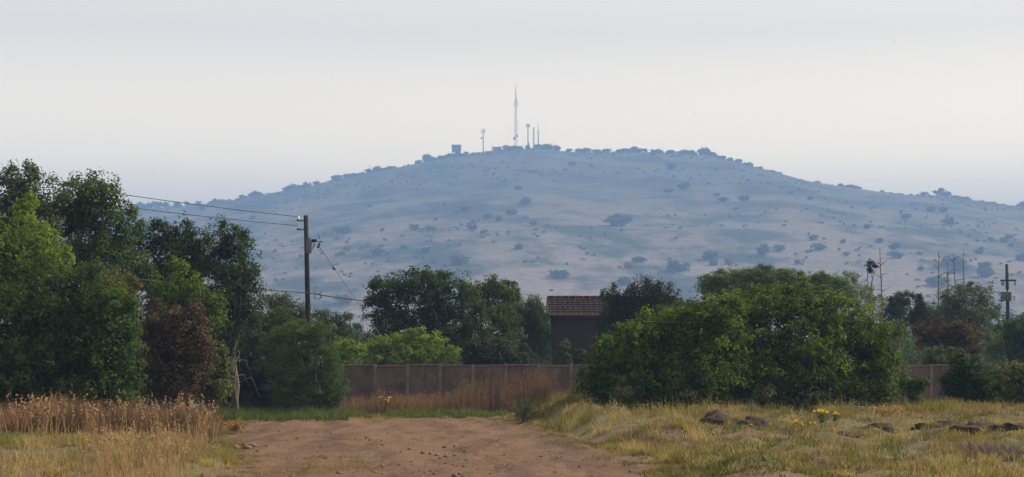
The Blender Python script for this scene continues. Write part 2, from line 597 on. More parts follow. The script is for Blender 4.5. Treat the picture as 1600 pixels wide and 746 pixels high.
def on_hill(px, py):
    """where the line of sight through a photo pixel meets the hill"""
    ys = np.arange(1050, YR, 4.0)
    P = at(px, py, 1.0)
    zz = EYE + (P.z - EYE) * ys
    h = hz(P.x * ys, ys)
    k = np.argmax(h >= zz)
    y = ys[k] if (h >= zz).any() else YR - 14
    return float(P.x * y), float(y), float(hz(P.x * y, y))


# ------------------------------------------------------------------ foliage
rng = np.random.default_rng(7)


def unit(v): return v / np.maximum(np.linalg.norm(v, axis=-1, keepdims=True), 1e-9)


def leaves(C, N, L, W, tone, droop=0.25):
    """rhombic leaves at centres C with normals N: vertices, faces, tone per vertex"""
    n = len(C)
    a = unit(np.cross(N, unit(rng.normal(size=(n, 3)))))
    a = unit(a + np.array([0, 0, -droop]))
    b = unit(np.cross(N, a))
    l = (L * (0.6 + 0.8 * rng.random(n)))[:, None]
    w = l * (W / L)
    nn = unit(np.cross(a, b))
    V = np.stack([C - a * l * 0.5, C + b * w * 0.5 + nn * l * 0.06, C + a * l * 0.5, C - b * w * 0.5 + nn * l * 0.06], 1)
    return V.reshape(-1, 3), np.arange(4 * n).reshape(n, 4), np.repeat(tone, 4)


def crown_points(lobes, clump_r, per_m2, n_leaf, shell=0.62, flat=0.75, sprig=0.3, zmin=0.05, leaf_area=None):
    """leaf centres, normals, tones and the clump centres, for lobes (x, y, z, rx, ry, rz)"""
    Cs, Ns, Ts, centres = [], [], [], []
    for (x, y, z, rx, ry, rz) in lobes:
        area = 4 * math.pi * ((rx * ry) ** 1.6 / 3 + (rx * rz) ** 1.6 / 3 + (ry * rz) ** 1.6 / 3) ** (1 / 1.6)
        k = max(6, int(area * per_m2)) if leaf_area is None else max(8, int(per_m2 * math.pi * rx * rz / leaf_area / n_leaf))
        d = unit(rng.normal(size=(k, 3)))
        rr = shell + (1 - shell) * rng.random(k) ** 0.6
        inner = rng.random(k) < 0.2
        rr[inner] = 0.15 + 0.5 * rng.random(inner.sum())
        out = rng.random(k) < sprig
        rr[out] *= 1 + 0.30 * rng.random(out.sum())
        rr *= 1 + 0.22 * np.sin(d[:, 0] * 5 + x * 3 + 2 * np.sin(d[:, 2] * 4 + y)) * rng.random(k)
        c = np.array([x, y, z]) + d * np.array([rx, ry, rz]) * rr[:, None]
        ok = c[:, 2] > zmin
        c, d, out = c[ok], d[ok], out[ok]
        r = clump_r * (0.55 + 0.8 * rng.random(len(c))) * np.where(out, 0.62, 1)
        nl = np.maximum(5, (n_leaf * (r / clump_r) ** 2 * (0.6 + 0.8 * rng.random(len(c))))).astype(int)
        ct = rng.random(len(c)) ** 1.4 * 0.62
        ct[out] += 0.22
        idx = np.repeat(np.arange(len(c)), nl)
        e = unit(rng.normal(size=(len(idx), 3)))
        off = e * (rng.random(len(idx)) ** 0.45)[:, None] * r[idx][:, None]
        off[:, 2] *= flat
        off[:, 2] += np.where(out[idx], 0.5 * r[idx] * rng.random(len(idx)), 0)
        p = c[idx] + off
        nrm = unit(0.75 * d[idx] + 0.45 * e + np.array([0, 0, 0.30]) + 0.42 * rng.normal(size=e.shape))
        t = np.clip(ct[idx] + 0.18 * rng.random(len(idx)), 0, 1)
        ok = p[:, 2] > zmin
        Cs.append(p[ok]); Ns.append(nrm[ok]); Ts.append(t[ok]); centres.append(c)
    return np.concatenate(Cs), np.concatenate(Ns), np.concatenate(Ts), np.concatenate(centres)


def limb_path(a, b, sag, rn):
    a, b = np.array(a, float), np.array(b, float)
    pts = []
    for t in np.linspace(0, 1, 6):
        p = a * (1 - t) + b * t
        p[2] += sag * math.sin(math.pi * t) * 0.5
        p += np.array([rn.uniform(-1, 1), rn.uniform(-1, 1), rn.uniform(-.5, .5)]) * 0.05 * np.linalg.norm(b - a) * (0 < t < 1)
        pts.append(tuple(p))
    return pts


def woody(centres, height, base_r, rn, n_limb=14, lean=0.0, stems=1):
    gq = Geo()
    n = len(centres)
    top = centres[:, 2].max()
    for s_ in range(stems):
        bx, by = (rn.uniform(-.35, .35), rn.uniform(-.35, .35)) if stems > 1 else (0, 0)
        mid = centres[rn.randrange(n)] if stems > 1 else centres.mean(0)
        h = max(0.3, min(height, top * 0.75))
        tip = (mid[0] * 0.7 + lean, mid[1] * 0.5, h)
        trunk = limb_path((bx, by, -0.15), tip, 0, rn)
        gq.tube(trunk, [base_r * (1 - 0.55 * t) for t in np.linspace(0, 1, 6)], 8)
        for _ in range(max(3, n_limb // stems)):
            c = centres[rn.randrange(n)]
            k = rn.randint(2, 5)
            gq.tube(limb_path(trunk[k], tuple(c), 0.25, rn), [base_r * 0.42 * (1 - 0.8 * t) + 0.008 for t in np.linspace(0, 1, 6)], 5, False)
    return gq


def plant(name, label, cat, D, tpx, lobes, leaf, L=0.11, W=0.065, clump=0.36, per=3.2, nl=46, group=None, bark='bark', base_r=0.12, stems=1, height=None,
          shell=0.62, flat=0.75, sprig=0.3, droop=0.25, limbs=14, depth=0.85, parts=('trunk', 'crown'), zb=None, ragged=5):
    """a tree or shrub; lobes are (cx, cy, rx, ry[, dD]) in photo pixels, turned into metres at depth D"""
    rn = random.Random(hash((int(tpx), int(D * 10), len(lobes))))
    x0 = xof(tpx, D)
    z0 = tz(x0, D) if zb is None else zb
    e = empty(name, (x0, D, z0))
    tag(e, label, cat, group)
    k = D / F
    lb = []
    for q in lobes:
        cx, cy, rx, ry = q[:4]
        dd = q[4] if len(q) > 4 else rn.uniform(-0.5, 0.5) * (rx + ry) * 0.25 * k
        p = at(cx, cy, D)
        lb.append((p.x - x0, dd, p.z - z0, rx * k, depth * 0.5 * (rx + ry) * k, ry * k))
    sat = []
    for (x, y, z, rx, ry, rz) in lb:
        for _ in range(ragged):
            a, el = rn.uniform(0, 6.28), rn.uniform(-0.1, 1.35)
            f_, q_ = rn.uniform(0.92, 1.2), rn.uniform(0.16, 0.34)
            sat.append((x + rx * f_ * math.cos(a) * math.cos(el), y + ry * f_ * math.sin(a) * math.cos(el), z + rz * f_ * math.sin(el), rx * q_, ry * q_, rz * q_ * 1.2))
    C, N, T, cen = crown_points(lb, clump, per * 1.25, nl, shell, flat, sprig, leaf_area=0.55 * L * W)
    if sat:
        C2, N2, T2, c2 = crown_points(sat, clump * 0.55, per * 0.8, max(8, nl // 3), 0.3, flat, sprig, leaf_area=0.55 * L * W)
        C, N, T, cen = np.concatenate([C, C2]), np.concatenate([N, N2]), np.concatenate([T, np.clip(T2 + 0.12, 0, 1)]), np.concatenate([cen, c2])
    V, Q, t = leaves(C, N, L, W, T, droop)
    crown_top = max(l[2] for l in lb)
    woody(cen, height or crown_top, base_r, rn, limbs, 0, stems).build(parts[0], M[bark], e, True)
    mesh(parts[1], V, Q, M[leaf], e, False, {'tone': t})
    return e


SHRUB = dict(parts=('stem', 'foliage'), stems=4, base_r=0.04, limbs=8)

# ---- left group
plant('leafy_tree', 'tall airy grey-green tree at the left edge, sky showing through its top', 'tree', 67, 45,
      [(32, 295, 42, 36), (70, 312, 40, 34), (15, 328, 45, 40), (30, 370, 60, 45), (-40, 350, 50, 55), (60, 420, 50, 60)], 'green_grey', per=3.2, nl=38, L=0.13, sprig=0.4, base_r=0.13, limbs=22)
plant('leafy_tree', 'tall dense green tree with a bushy top, second from the left edge', 'tree', 68.5, 145,
      [(135, 308, 42, 34), (162, 325, 34, 40), (105, 335, 42, 42), (185, 375, 34, 42), (120, 400, 60, 50), (170, 430, 50, 55), (150, 500, 55, 60)], 'green_mid', per=4.2, nl=42, L=0.12, sprig=0.4, base_r=0.13, limbs=18)
plant('leafy_tree', 'bright sunlit green tree at the left edge, lower than the airy one', 'tree', 59, 20,
      [(12, 410, 52, 48), (58, 385, 36, 40), (40, 345, 22, 32), (-30, 400, 50, 55), (70, 420, 40, 35), (20, 470, 60, 50)], 'green_bright', per=3.2, nl=40, L=0.12, sprig=0.4, base_r=0.13)
plant('shrub', 'huge dark green rounded bush behind the dry weeds on the left', 'shrub', 56, 90,
      [(50, 485, 70, 62), (120, 480, 66, 60), (165, 520, 50, 62), (185, 560, 40, 60), (30, 560, 70, 75), (110, 580, 85, 70), (-50, 540, 70, 90), (170, 610, 48, 50)], 'green_mid', per=4.0, nl=44, L=0.10, clump=0.32, **SHRUB)
plant('shrub', 'bush with orange-tinged leaf tips beside the huge dark bush', 'shrub', 58, 178,
      [(155, 445, 32, 26), (185, 465, 28, 32), (165, 490, 35, 40), (195, 500, 20, 40)], 'russet', per=4.0, nl=36, L=0.10, clump=0.28, **SHRUB)
plant('leafy_tree', 'dark green tree behind the brown bush, left of the round-topped one', 'tree', 77, 265,
      [(238, 375, 36, 30), (285, 378, 40, 32), (315, 395, 30, 32), (260, 415, 58, 40), (220, 410, 36, 45), (290, 450, 60, 50), (230, 480, 50, 60), (300, 500, 55, 60)], 'green_dark', per=3.2, nl=42, L=0.13, sprig=0.4, base_r=0.17, limbs=22)
plant('leafy_tree', 'dark round-topped tree just left of the wooden power pole', 'tree', 76, 365,
      [(352, 375, 28, 26), (372, 395, 30, 30), (350, 420, 34, 34), (385, 430, 20, 26), (362, 460, 42, 36), (385, 485, 26, 34), (350, 510, 40, 45)], 'green_dark', per=3.2, nl=42, L=0.12, sprig=0.35, base_r=0.14, limbs=20)
plant('leafy_tree', 'small fresh green tree between the brown bush and the dark trees', 'tree', 71, 300,
      [(275, 445, 40, 30), (310, 470, 36, 30), (255, 470, 30, 25), (325, 500, 30, 35), (300, 520, 30, 40)], 'green_lush', per=2.6, nl=34, L=0.11, sprig=0.5)
plant('shrub', 'reddish brown half-dead bush right of the huge dark bush', 'shrub', 62, 265,
      [(255, 520, 44, 42), (285, 525, 38, 40), (240, 570, 38, 60), (285, 575, 42, 55), (310, 545, 20, 40)], 'brownish', per=4.2, nl=42, L=0.09, clump=0.28, **SHRUB)
plant('shrub', 'small yellowish green bush beside the foot of the brown bush', 'shrub', 63.5, 330,
      [(330, 590, 26, 36), (345, 610, 20, 26), (315, 610, 20, 28), (338, 560, 14, 22)], 'olive', per=4.5, nl=30, L=0.08, clump=0.22, **SHRUB)
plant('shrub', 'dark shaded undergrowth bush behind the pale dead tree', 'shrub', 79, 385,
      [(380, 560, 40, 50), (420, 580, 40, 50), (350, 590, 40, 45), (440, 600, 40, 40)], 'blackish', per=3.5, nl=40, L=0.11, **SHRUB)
plant('shrub', 'mid green leafy bush above the pale dead tree', 'shrub', 82, 415,
      [(400, 520, 30, 26), (430, 515, 32, 24), (415, 545, 30, 30), (455, 530, 30, 30)], 'green_mid', per=3.5, nl=36, L=0.10, **SHRUB)

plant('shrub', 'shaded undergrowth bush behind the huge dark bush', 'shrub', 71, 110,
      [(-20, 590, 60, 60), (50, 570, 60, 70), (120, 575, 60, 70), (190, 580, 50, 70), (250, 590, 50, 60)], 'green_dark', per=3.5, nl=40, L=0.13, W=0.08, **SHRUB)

# ---- around the pole
plant('thorn_tree', 'feathery dark green thorn tree standing at the end of the dirt road', 'tree', 71, 492,
      [(455, 520, 42, 14), (490, 516, 30, 16), (430, 538, 30, 13), (505, 545, 28, 16), (460, 552, 40, 16), (515, 575, 24, 20), (425, 575, 28, 14), (480, 585, 48, 22), (495, 615, 42, 26), (450, 615, 34, 18), (520, 612, 20, 28)],
      'acacia', per=3.4, nl=50, L=0.08, W=0.028, clump=0.26, flat=0.5, base_r=0.08, limbs=26, bark='grey_bark', sprig=0.4, droop=0.05, stems=3, height=2.2)
plant('leafy_tree', 'hazy grey-green tree behind the foot of the power pole', 'tree', 96, 450,
      [(435, 475, 26, 18), (455, 488, 32, 22), (425, 500, 30, 25), (480, 505, 30, 22), (450, 530, 40, 35)], 'green_grey', per=2.6, nl=36, L=0.13)
plant('leafy_tree', 'grey-green tree between the power pole and the big spreading tree', 'tree', 94, 525,
      [(510, 505, 24, 18), (535, 512, 22, 18), (520, 535, 36, 26), (545, 540, 18, 25)], 'green_grey', per=2.6, nl=36, L=0.12)
plant('shrub', 'lime green bush at the left end of the grey wall', 'shrub', 82, 540,
      [(535, 555, 24, 22), (555, 548, 12, 14), (520, 570, 25, 25)], 'green_bright', per=3.5, nl=30, L=0.09, **SHRUB)

# ---- behind the wall
plant('leafy_tree', 'big spreading dark green tree behind the grey wall', 'tree', 89, 660,
      [(610, 458, 32, 26), (650, 445, 38, 24), (695, 450, 38, 28), (590, 490, 24, 26), (640, 485, 52, 34), (700, 490, 50, 38), (735, 500, 34, 38), (620, 520, 48, 34), (690, 530, 60, 36), (740, 535, 32, 34)],
      'green_dark', per=3.4, nl=44, L=0.12, sprig=0.42, base_r=0.18, limbs=26)
plant('leafy_tree', 'olive green tree with a pointed top, right of the big spreading tree', 'tree', 93, 760,
      [(755, 452, 30, 20), (780, 462, 22, 18), (745, 478, 28, 22), (770, 500, 36, 34), (785, 535, 28, 34)], 'green_mid', per=3.2, nl=42, L=0.12)
plant('leafy_tree', 'dark little treetop poking out behind the olive green tree', 'tree', 101, 797,
      [(795, 457, 14, 15), (802, 470, 10, 14), (790, 490, 18, 24)], 'green_dark', per=3.4, nl=40, L=0.12)
plant('willow_tree', 'pale drooping willow-like tree left of the house', 'tree', 95, 832,
      [(828, 492, 22, 20), (842, 505, 18, 24), (818, 515, 20, 30), (838, 535, 22, 34)], 'green_grey', per=3.6, nl=40, L=0.15, W=0.04, flat=1.3, droop=1.2)
plant('shrub', 'bright lime bush rising over the grey wall', 'shrub', 84, 650,
      [(610, 545, 28, 20), (645, 533, 28, 18), (670, 545, 30, 22), (590, 555, 22, 16), (700, 557, 22, 12), (635, 560, 50, 20)], 'green_bright', per=4.2, nl=32, L=0.10, clump=0.28, sprig=0.5, **SHRUB)
plant('shrub', 'dark low bush between the wall and the olive green tree', 'shrub', 85, 790,
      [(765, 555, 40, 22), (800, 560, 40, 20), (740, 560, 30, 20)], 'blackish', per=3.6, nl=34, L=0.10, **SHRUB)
plant('shrub', 'thin pale sapling in front of the left corner of the house', 'shrub', 88, 880,
      [(882, 545, 8, 12), (876, 560, 8, 10), (886, 565, 8, 10)], 'green_grey', per=4.0, nl=18, L=0.10, clump=0.18, **SHRUB)
plant('shrub', 'short pale sapling in front of the middle of the house wall', 'shrub', 88.5, 905,
      [(906, 555, 10, 9), (900, 566, 10, 8), (912, 568, 8, 10)], 'green_grey', per=4.0, nl=18, L=0.10, clump=0.18, **SHRUB)
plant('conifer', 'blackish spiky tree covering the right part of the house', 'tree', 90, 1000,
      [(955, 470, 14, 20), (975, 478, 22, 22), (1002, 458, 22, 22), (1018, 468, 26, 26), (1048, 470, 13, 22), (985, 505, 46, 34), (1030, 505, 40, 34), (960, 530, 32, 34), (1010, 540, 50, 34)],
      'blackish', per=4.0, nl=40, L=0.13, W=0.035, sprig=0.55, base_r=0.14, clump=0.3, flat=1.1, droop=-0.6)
plant('shrub', 'rounded mid green bush between the blackish tree and the umbrella thorns', 'shrub', 86, 1062,
      [(1050, 498, 30, 18), (1080, 492, 28, 20), (1060, 520, 45, 25)], 'green_mid', per=3.8, nl=40, L=0.10, **SHRUB)
plant('umbrella_thorn', 'wide flat-topped umbrella thorn with feathery olive crown', 'tree', 99, 1170,
      [(1115, 446, 26, 16), (1150, 436, 40, 16), (1190, 432, 44, 15), (1225, 440, 36, 17), (1160, 458, 62, 20), (1215, 462, 50, 22)], 'acacia', per=5.5, nl=50, L=0.09, W=0.03, clump=0.28, flat=0.45, base_r=0.16, limbs=30, droop=0.0, sprig=0.5)
plant('umbrella_thorn', 'lower umbrella thorn joined to the right side of the wide one', 'tree', 101, 1290,
      [(1265, 442, 26, 14), (1295, 444, 30, 16), (1318, 458, 22, 17), (1285, 465, 50, 22)], 'acacia', per=5.5, nl=50, L=0.09, W=0.03, clump=0.28, flat=0.45, base_r=0.14, limbs=24, droop=0.0, sprig=0.5)

# ---- right bushes
plant('shrub', 'broad dark green bush on the grassy bank right of the road', 'shrub', 61.5, 1030,
      [(950, 565, 38, 42), (990, 548, 40, 40), (1035, 535, 44, 42), (1075, 525, 40, 40), (1120, 545, 48, 50), (925, 605, 30, 32), (990, 600, 70, 40), (1070, 595, 70, 45), (1140, 600, 50, 40), (1100, 492, 30, 28), (1135, 505, 40, 40), (1060, 512, 30, 24), (1020, 530, 30, 26)],
      'green_lush', per=4.6, nl=42, L=0.095, clump=0.30, sprig=0.45, **SHRUB)
plant('shrub', 'tallest bush on the right bank, its right flank lit by the sun', 'shrub', 63.5, 1250,
      [(1140, 492, 44, 38), (1120, 540, 60, 50), (1200, 480, 46, 34), (1250, 485, 46, 34), (1300, 500, 44, 36), (1345, 520, 42, 38), (1385, 545, 34, 38), (1180, 550, 70, 60), (1260, 560, 80, 60), (1335, 580, 70, 50), (1385, 595, 36, 38), (1230, 600, 100, 45)],
      'green_lush', per=4.4, nl=44, L=0.10, clump=0.32, sprig=0.45, **SHRUB)
plant('shrub', 'dark bush in shadow near the right edge', 'shrub', 66, 1520,
      [(1510, 590, 30, 30), (1535, 600, 28, 32), (1495, 610, 24, 26), (1525, 620, 40, 22), (1500, 572, 14, 14)], 'green_dark', per=4.6, nl=42, L=0.09, clump=0.27, **SHRUB)
plant('shrub', 'yellowish green bush at the right edge beside the dark one', 'shrub', 67, 1592,
      [(1575, 600, 24, 26), (1600, 598, 30, 26), (1585, 622, 40, 20), (1640, 605, 40, 32)], 'olive', per=4.4, nl=40, L=0.09, clump=0.27, **SHRUB)
plant('shrub', 'brown withered dome-shaped bush behind the right wall', 'shrub', 85, 1490,
      [(1455, 520, 28, 17), (1485, 520, 32, 18), (1512, 535, 24, 22), (1480, 545, 45, 24)], 'brownish', per=4.4, nl=42, L=0.09, clump=0.27, **SHRUB)
plant('shrub', 'soft green bush spilling over the right part of the wall', 'shrub', 82.5, 1475,
      [(1462, 558, 22, 13), (1490, 560, 22, 14), (1475, 572, 30, 12)], 'green_grey', per=4.4, nl=36, L=0.09, clump=0.25, **SHRUB)
plant('shrub', 'thin straggly weed bush standing in the gap right of the tallest bush', 'shrub', 62, 1425,
      [(1415, 605, 12, 14), (1428, 615, 10, 18), (1438, 600, 9, 12)], 'green_mid', per=3.2, nl=16, L=0.09, clump=0.2, **SHRUB)
plant('leafy_tree', 'grey-green tree with ragged top left of the transformer pole', 'tree', 113, 1512,
      [(1495, 470, 24, 20), (1525, 462, 24, 20), (1545, 480, 18, 28), (1480, 490, 20, 24), (1510, 500, 46, 36), (1515, 540, 50, 36)], 'green_grey', per=3.0, nl=40, L=0.13, sprig=0.5)
plant('leafy_tree', 'green tree at the right edge behind the yellowish bush', 'tree', 101, 1600,
      [(1580, 525, 26, 22), (1610, 520, 34, 26), (1590, 550, 40, 28), (1650, 530, 40, 40)], 'green_mid', per=3.2, nl=40, L=0.12)
plant('leafy_tree', 'wispy pale tree right of the umbrella thorns', 'tree', 111, 1335,
      [(1322, 440, 18, 16), (1345, 452, 16, 14), (1335, 468, 24, 18), (1365, 475, 14, 16)], 'green_pale', per=1.5, nl=18, L=0.12, clump=0.3, limbs=22, bark='pale_bark', base_r=0.08)
plant('leafy_tree', 'small bluish dark tree left of the little cone-shaped conifer', 'tree', 121, 1402,
      [(1395, 476, 20, 14), (1415, 470, 14, 12), (1405, 490, 30, 20)], 'green_dark', per=3.4, nl=40, L=0.13)
plant('conifer', 'little cone-shaped dark conifer on the right skyline of trees', 'tree', 116, 1437,
      [(1437, 466, 4, 8), (1437, 476, 8, 8), (1437, 487, 12, 10), (1437, 500, 15, 14)], 'blackish', per=6, nl=34, L=0.12, W=0.03, clump=0.22, base_r=0.08, droop=-0.4)
plant('leafy_tree', 'dim green tree between the conifer and the ragged-top tree', 'tree', 124, 1458,
      [(1455, 488, 18, 14), (1470, 500, 20, 20), (1445, 510, 30, 22)], 'green_grey', per=3.2, nl=36, L=0.13)
plant('leafy_tree', 'thin tree carrying a single tuft of leaves at its tip', 'tree', 112, 1364,
      [(1358, 411, 8, 7), (1367, 417, 5, 4), (1360, 421, 4, 5)], 'blackish', per=4.5, nl=26, L=0.11, clump=0.16, base_r=0.05, limbs=5, bark='bark', height=8.0, ragged=0)

# a far belt of trees on the plain, in the gaps
for k, (px, D, h, lab) in enumerate([(548, 230, 22, 'distant hazy tree in the gap beside the grey-green tree'), (575, 260, 16, 'distant hazy treetop at the left foot of the big spreading tree'),
                                     (1385, 240, 30, 'distant hazy tree behind the wispy pale tree'), (1565, 250, 36, 'distant hazy tree behind the transformer pole'), (1625, 230, 40, 'distant hazy tree beyond the right edge trees'),
                                     (395, 250, 20, 'distant hazy tree behind the round-topped dark tree'), (862, 240, 30, 'distant hazy tree behind the left corner of the house')]):
    plant('leafy_tree', lab, 'tree', D, px, [(px, 545 - h, 26, h * 0.7), (px - 18, 555 - h * .6, 22, h * .7), (px + 20, 552 - h * .5, 22, h * .8)], 'green_dark', per=1.2, nl=30, L=0.4, W=0.25, clump=0.8, group='distant hazy trees')

# a far wood across the plain, one dark mass behind everything
xw, yw = (rng.random(420) - .5) * 150, 165 + 70 * rng.random(420)
hw = 4.2 + 2.2 * rng.random(420) + 2.0 * vn(xw * .08, 1.0, 140)
C, N, T, _c = crown_points([(a, b_, h_ * .5, 2.4, 2.4, h_ * .5) for a, b_, h_ in zip(xw, yw, hw)], 0.9, 2.6, 26, leaf_area=0.55 * .42 * .28)
V, Q, t = leaves(C, N, 0.42, 0.28, T)
tag(mesh('far_wood', V, Q, M['green_dark'], None, False, {'tone': t}), kind='stuff')

# ------------------------------------------------------------------ dead trees
def dead_tree(name, label, D, px0, py_top, lean_px, r0, twigs, seed, mat='bark', droop=False, py_base=560):
    rn = random.Random(seed)
    x0 = xof(px0, D)
    z0 = tz(x0, D)
    e = empty(name, (x0, D, z0))
    tag(e, label, 'dead tree', 'bare dead trees')
    tip = at(px0 + lean_px, py_top, D) - Vector((x0, D, z0))
    pts = []
    for i in range(9):
        t = i / 8
        pts.append((tip.x * t + rn.uniform(-.05, .05) * (0 < t < 1), rn.uniform(-.05, .05), -0.1 + (tip.z + 0.1) * t))
    gq = Geo()
    gq.tube(pts, [r0 * (1 - 0.75 * i / 8) for i in range(9)], 7)
    if droop: gq.build('trunk', M[mat], e, True)
    tw = gq
    for _ in range(twigs):
        if droop: tw = Geo()
        t = rn.uniform(0.45, 0.97)
        i = int(t * 8)
        p = Vector(pts[i]).lerp(Vector(pts[min(8, i + 1)]), t * 8 - i)
        a = rn.uniform(0, 6.28)
        l = rn.uniform(0.15, 0.5) * (1.6 - t)
        if droop: l *= 2.4
        q = p + Vector((math.cos(a) * l, math.sin(a) * l, l * rn.uniform(0.1, 0.8)))
        w = q + Vector((math.cos(a) * l * .6, math.sin(a) * l * .6, l * (rn.uniform(-1.6, -0.8) if droop else rn.uniform(0, 0.8))))
        tw.tube([p, p.lerp(q, .6) + Vector((0, 0, 0.04)), q, w], [r0 * 0.35, r0 * 0.28, r0 * 0.2, 0.006], 4)
        if droop: tw.build('branch', M[mat], e, True)
    if not droop: gq.build('trunk', M[mat], e, True)


dead_tree('dead_tree', 'tall bare dead stem right of the tufted thin tree', 112, 1380, 386, -5, 0.075, 18, 1)
dead_tree('dead_tree', 'leftmost bare dead stem of the row behind the ragged-top tree', 114, 1463, 394, 4, 0.075, 14, 2)
dead_tree('dead_tree', 'short bare dead stem leaning beside the leftmost of the row', 115, 1474, 424, 8, 0.07, 14, 3)
dead_tree('dead_tree', 'thin middle bare dead stem of the row behind the ragged-top tree', 114, 1480, 408, 1, 0.06, 11, 4)
dead_tree('dead_tree', 'bent bare dead stem leaning left over the ragged-top tree', 116, 1500, 396, -10, 0.075, 13, 5)
dead_tree('dead_tree', 'rightmost bare dead stem of the row, nearest the transformer pole', 117, 1508, 390, -3, 0.07, 11, 6)
dead_tree('dead_tree', 'pale bleached dead tree with drooping branches left of the thorn tree', 72, 372, 550, -4, 0.05, 12, 7, 'grey_bark', True)

# ------------------------------------------------------------------ grass and weeds (stuff)
def blades(x, y, h, w, bend, tone, segs=2):
    """curved tapering blades standing on the terrain"""
    n = len(x)
    z = terr(x, y) - 0.02
    a = rng.random(n) * 2 * np.pi
    dx, dy = np.cos(a), np.sin(a)
    b = rng.random(n) * 2 * np.pi
    px, py = np.cos(b), np.sin(b)
    bn = bend * h * (0.3 + rng.random(n))
    base = np.stack([x, y, z], 1)
    side = np.stack([px, py, np.zeros(n)], 1) * (w * 0.5)[:, None]
    mid = base + np.stack([dx * bn * 0.3, dy * bn * 0.3, h * 0.55], 1)
    tip = base + np.stack([dx * bn, dy * bn, h], 1)
    V = np.stack([base - side, base + side, mid + side * 0.75, mid - side * 0.75, tip], 1).reshape(-1, 3)
    i = np.arange(n)[:, None] * 5
    return V, i + np.array([[0, 1, 2, 3]]), i + np.array([[3, 2, 4]]), np.repeat(tone, 5)


def heads(x, y, h, size, tone, nper=5):
    """small seed-head flakes near the blade tips"""
    n = len(x)
    C = np.stack([x, y, terr(x, y) + h], 1)
    C = np.repeat(C, nper, 0) + rng.normal(size=(n * nper, 3)) * np.array([.35, .35, 1.2]) * size
    return leaves(C, unit(rng.normal(size=(n * nper, 3))), size * 1.6, size * 0.6, np.repeat(tone, nper), 0.2)


def sward(name, x, y, h, w, bend, mat, tone, head=None, cluster=None):
    V, q, t3, t = blades(x, y, h, w, bend, tone)
    fs, VV, TT = [q, t3], [V], [t]
    if head is not None:
        sel = rng.random(len(x)) < head[0]
        v2, q2, tt = heads(x[sel], y[sel], h[sel] * 0.95, head[1], np.clip(tone[sel] + head[2], 0, 1))
        fs.append(q2 + len(V))
        VV.append(v2); TT.append(tt)
    o = mesh(name, np.concatenate(VV), fs, M[mat], None, False, {'tone': np.concatenate(TT)})
    tag(o, kind='stuff')
    return o


def scatter(n, p0, p1, d0, d1, clump=0.0, seed=0, thr=0.0):
    """n points between photo columns p0..p1 and depths d0..d1, gathered into tufts"""
    y = d0 + (d1 - d0) * rng.random(n)
    px = p0 + (p1 - p0) * rng.random(n)
    x = (px - 800) / F * y
    if clump:
        k = vn(x * clump, y * clump, seed) + 0.5 * vn(x * clump * 3, y * clump * 3, seed + 1)
        ok = k > thr + (rng.random(n) - 0.5) * 0.25
        x, y = x[ok], y[ok]
    return x, y


def in_road(x, y, m=0.0):
    return (x > road_l(y) - m + 0.5 * vn(y * .5, x, 81)) & (x < road_r(y) + m + 0.5 * vn(y * .5, x, 82)) & (y < ROAD_END)


def rnd(n): return rng.random(n)


# short turf over the open ground
x, y = scatter(300000, -60, 1660, 25, 72)
pch = vn(x * 0.5, y * 0.3, 90) + 0.6 * vn(x * 1.7, y * 1.1, 91) + 0.5 * vn(x * 5, y * 4, 93)
ok = ~in_road(x, y, 0.15) & (pch > -0.08 + 0.3 * (rnd(len(x)) - .5))
x, y, pch = x[ok], y[ok], pch[ok]
sward('turf', x, y, (0.025 + 0.07 * rnd(len(x))) * (1 + 1.2 * np.clip(pch, 0, 1)), 0.010 + 0.012 * rnd(len(x)), 0.8, 'turf', np.clip(0.5 + 1.3 * vn(x * .6, y * .4, 92) + 0.9 * vn(x * 2.2, y * 1.3, 94) + 0.5 * (rnd(len(x)) - .5), 0, 1))
# sparse grass invading the left track of the road
x, y = scatter(15000, 380, 600, 27, 37, 0.9, 95, 0.12)
ok = (x < -2.4 + 0.8 * vn(y * .4, 1.0, 96)) & (rnd(len(x)) < 0.6)
x, y = x[ok], y[ok]
sward('road_grass', x, y, 0.03 + 0.06 * rnd(len(x)), 0.012 + 0.01 * rnd(len(x)), 0.7, 'turf', np.clip(0.25 + 0.5 * rnd(len(x)), 0, 1))

# grass creeping in over both edges of the road
y = 26 + 42 * rng.random(60000)
sd_ = rng.random(60000) < 0.5
off = np.abs(rng.normal(size=60000)) * 0.55 - 0.35
x = np.where(sd_, road_l(y) + off, road_r(y) - off)
ok = vn(x * 1.3, y * .8, 97) + 0.7 * vn(x * 4, y * 2.5, 98) > 0.05 + 0.35 * off
x, y = x[ok], y[ok]
sward('edge_grass', x, y, 0.02 + 0.09 * rnd(len(x)) ** 1.4, 0.009 + 0.01 * rnd(len(x)), 0.8, 'turf', np.clip(0.4 + 0.9 * vn(x, y, 99) + 0.5 * (rnd(len(x)) - .5), 0, 1))

# reddish dry weeds, left
x, y = scatter(52000, -60, 345, 46.5, 55)
k = 0.64 - 0.22 * ss(180, 350, x / y * F + 800) + 0.7 * vn(x * 0.9, y * 0.5, 101) + 0.5 * vn(x * 2.6, y * 2, 104) + 0.35 * (rnd(len(x)) < 0.04)
ok = rnd(len(x)) < np.clip(0.6 + 1.2 * vn(x * 1.2, y * 0.8, 102), 0.06, 1)
x, y, k = x[ok], y[ok], k[ok]
sward('dry_weeds', x, y, k * (0.4 + 0.65 * rnd(len(x))), 0.008 + 0.010 * rnd(len(x)), 0.5, 'rust_grass', np.clip(0.28 + 0.8 * vn(x * 1.5, y, 103) + 0.5 * (rnd(len(x)) - .4), 0, 0.70), (0.07, 0.030, 0.25))
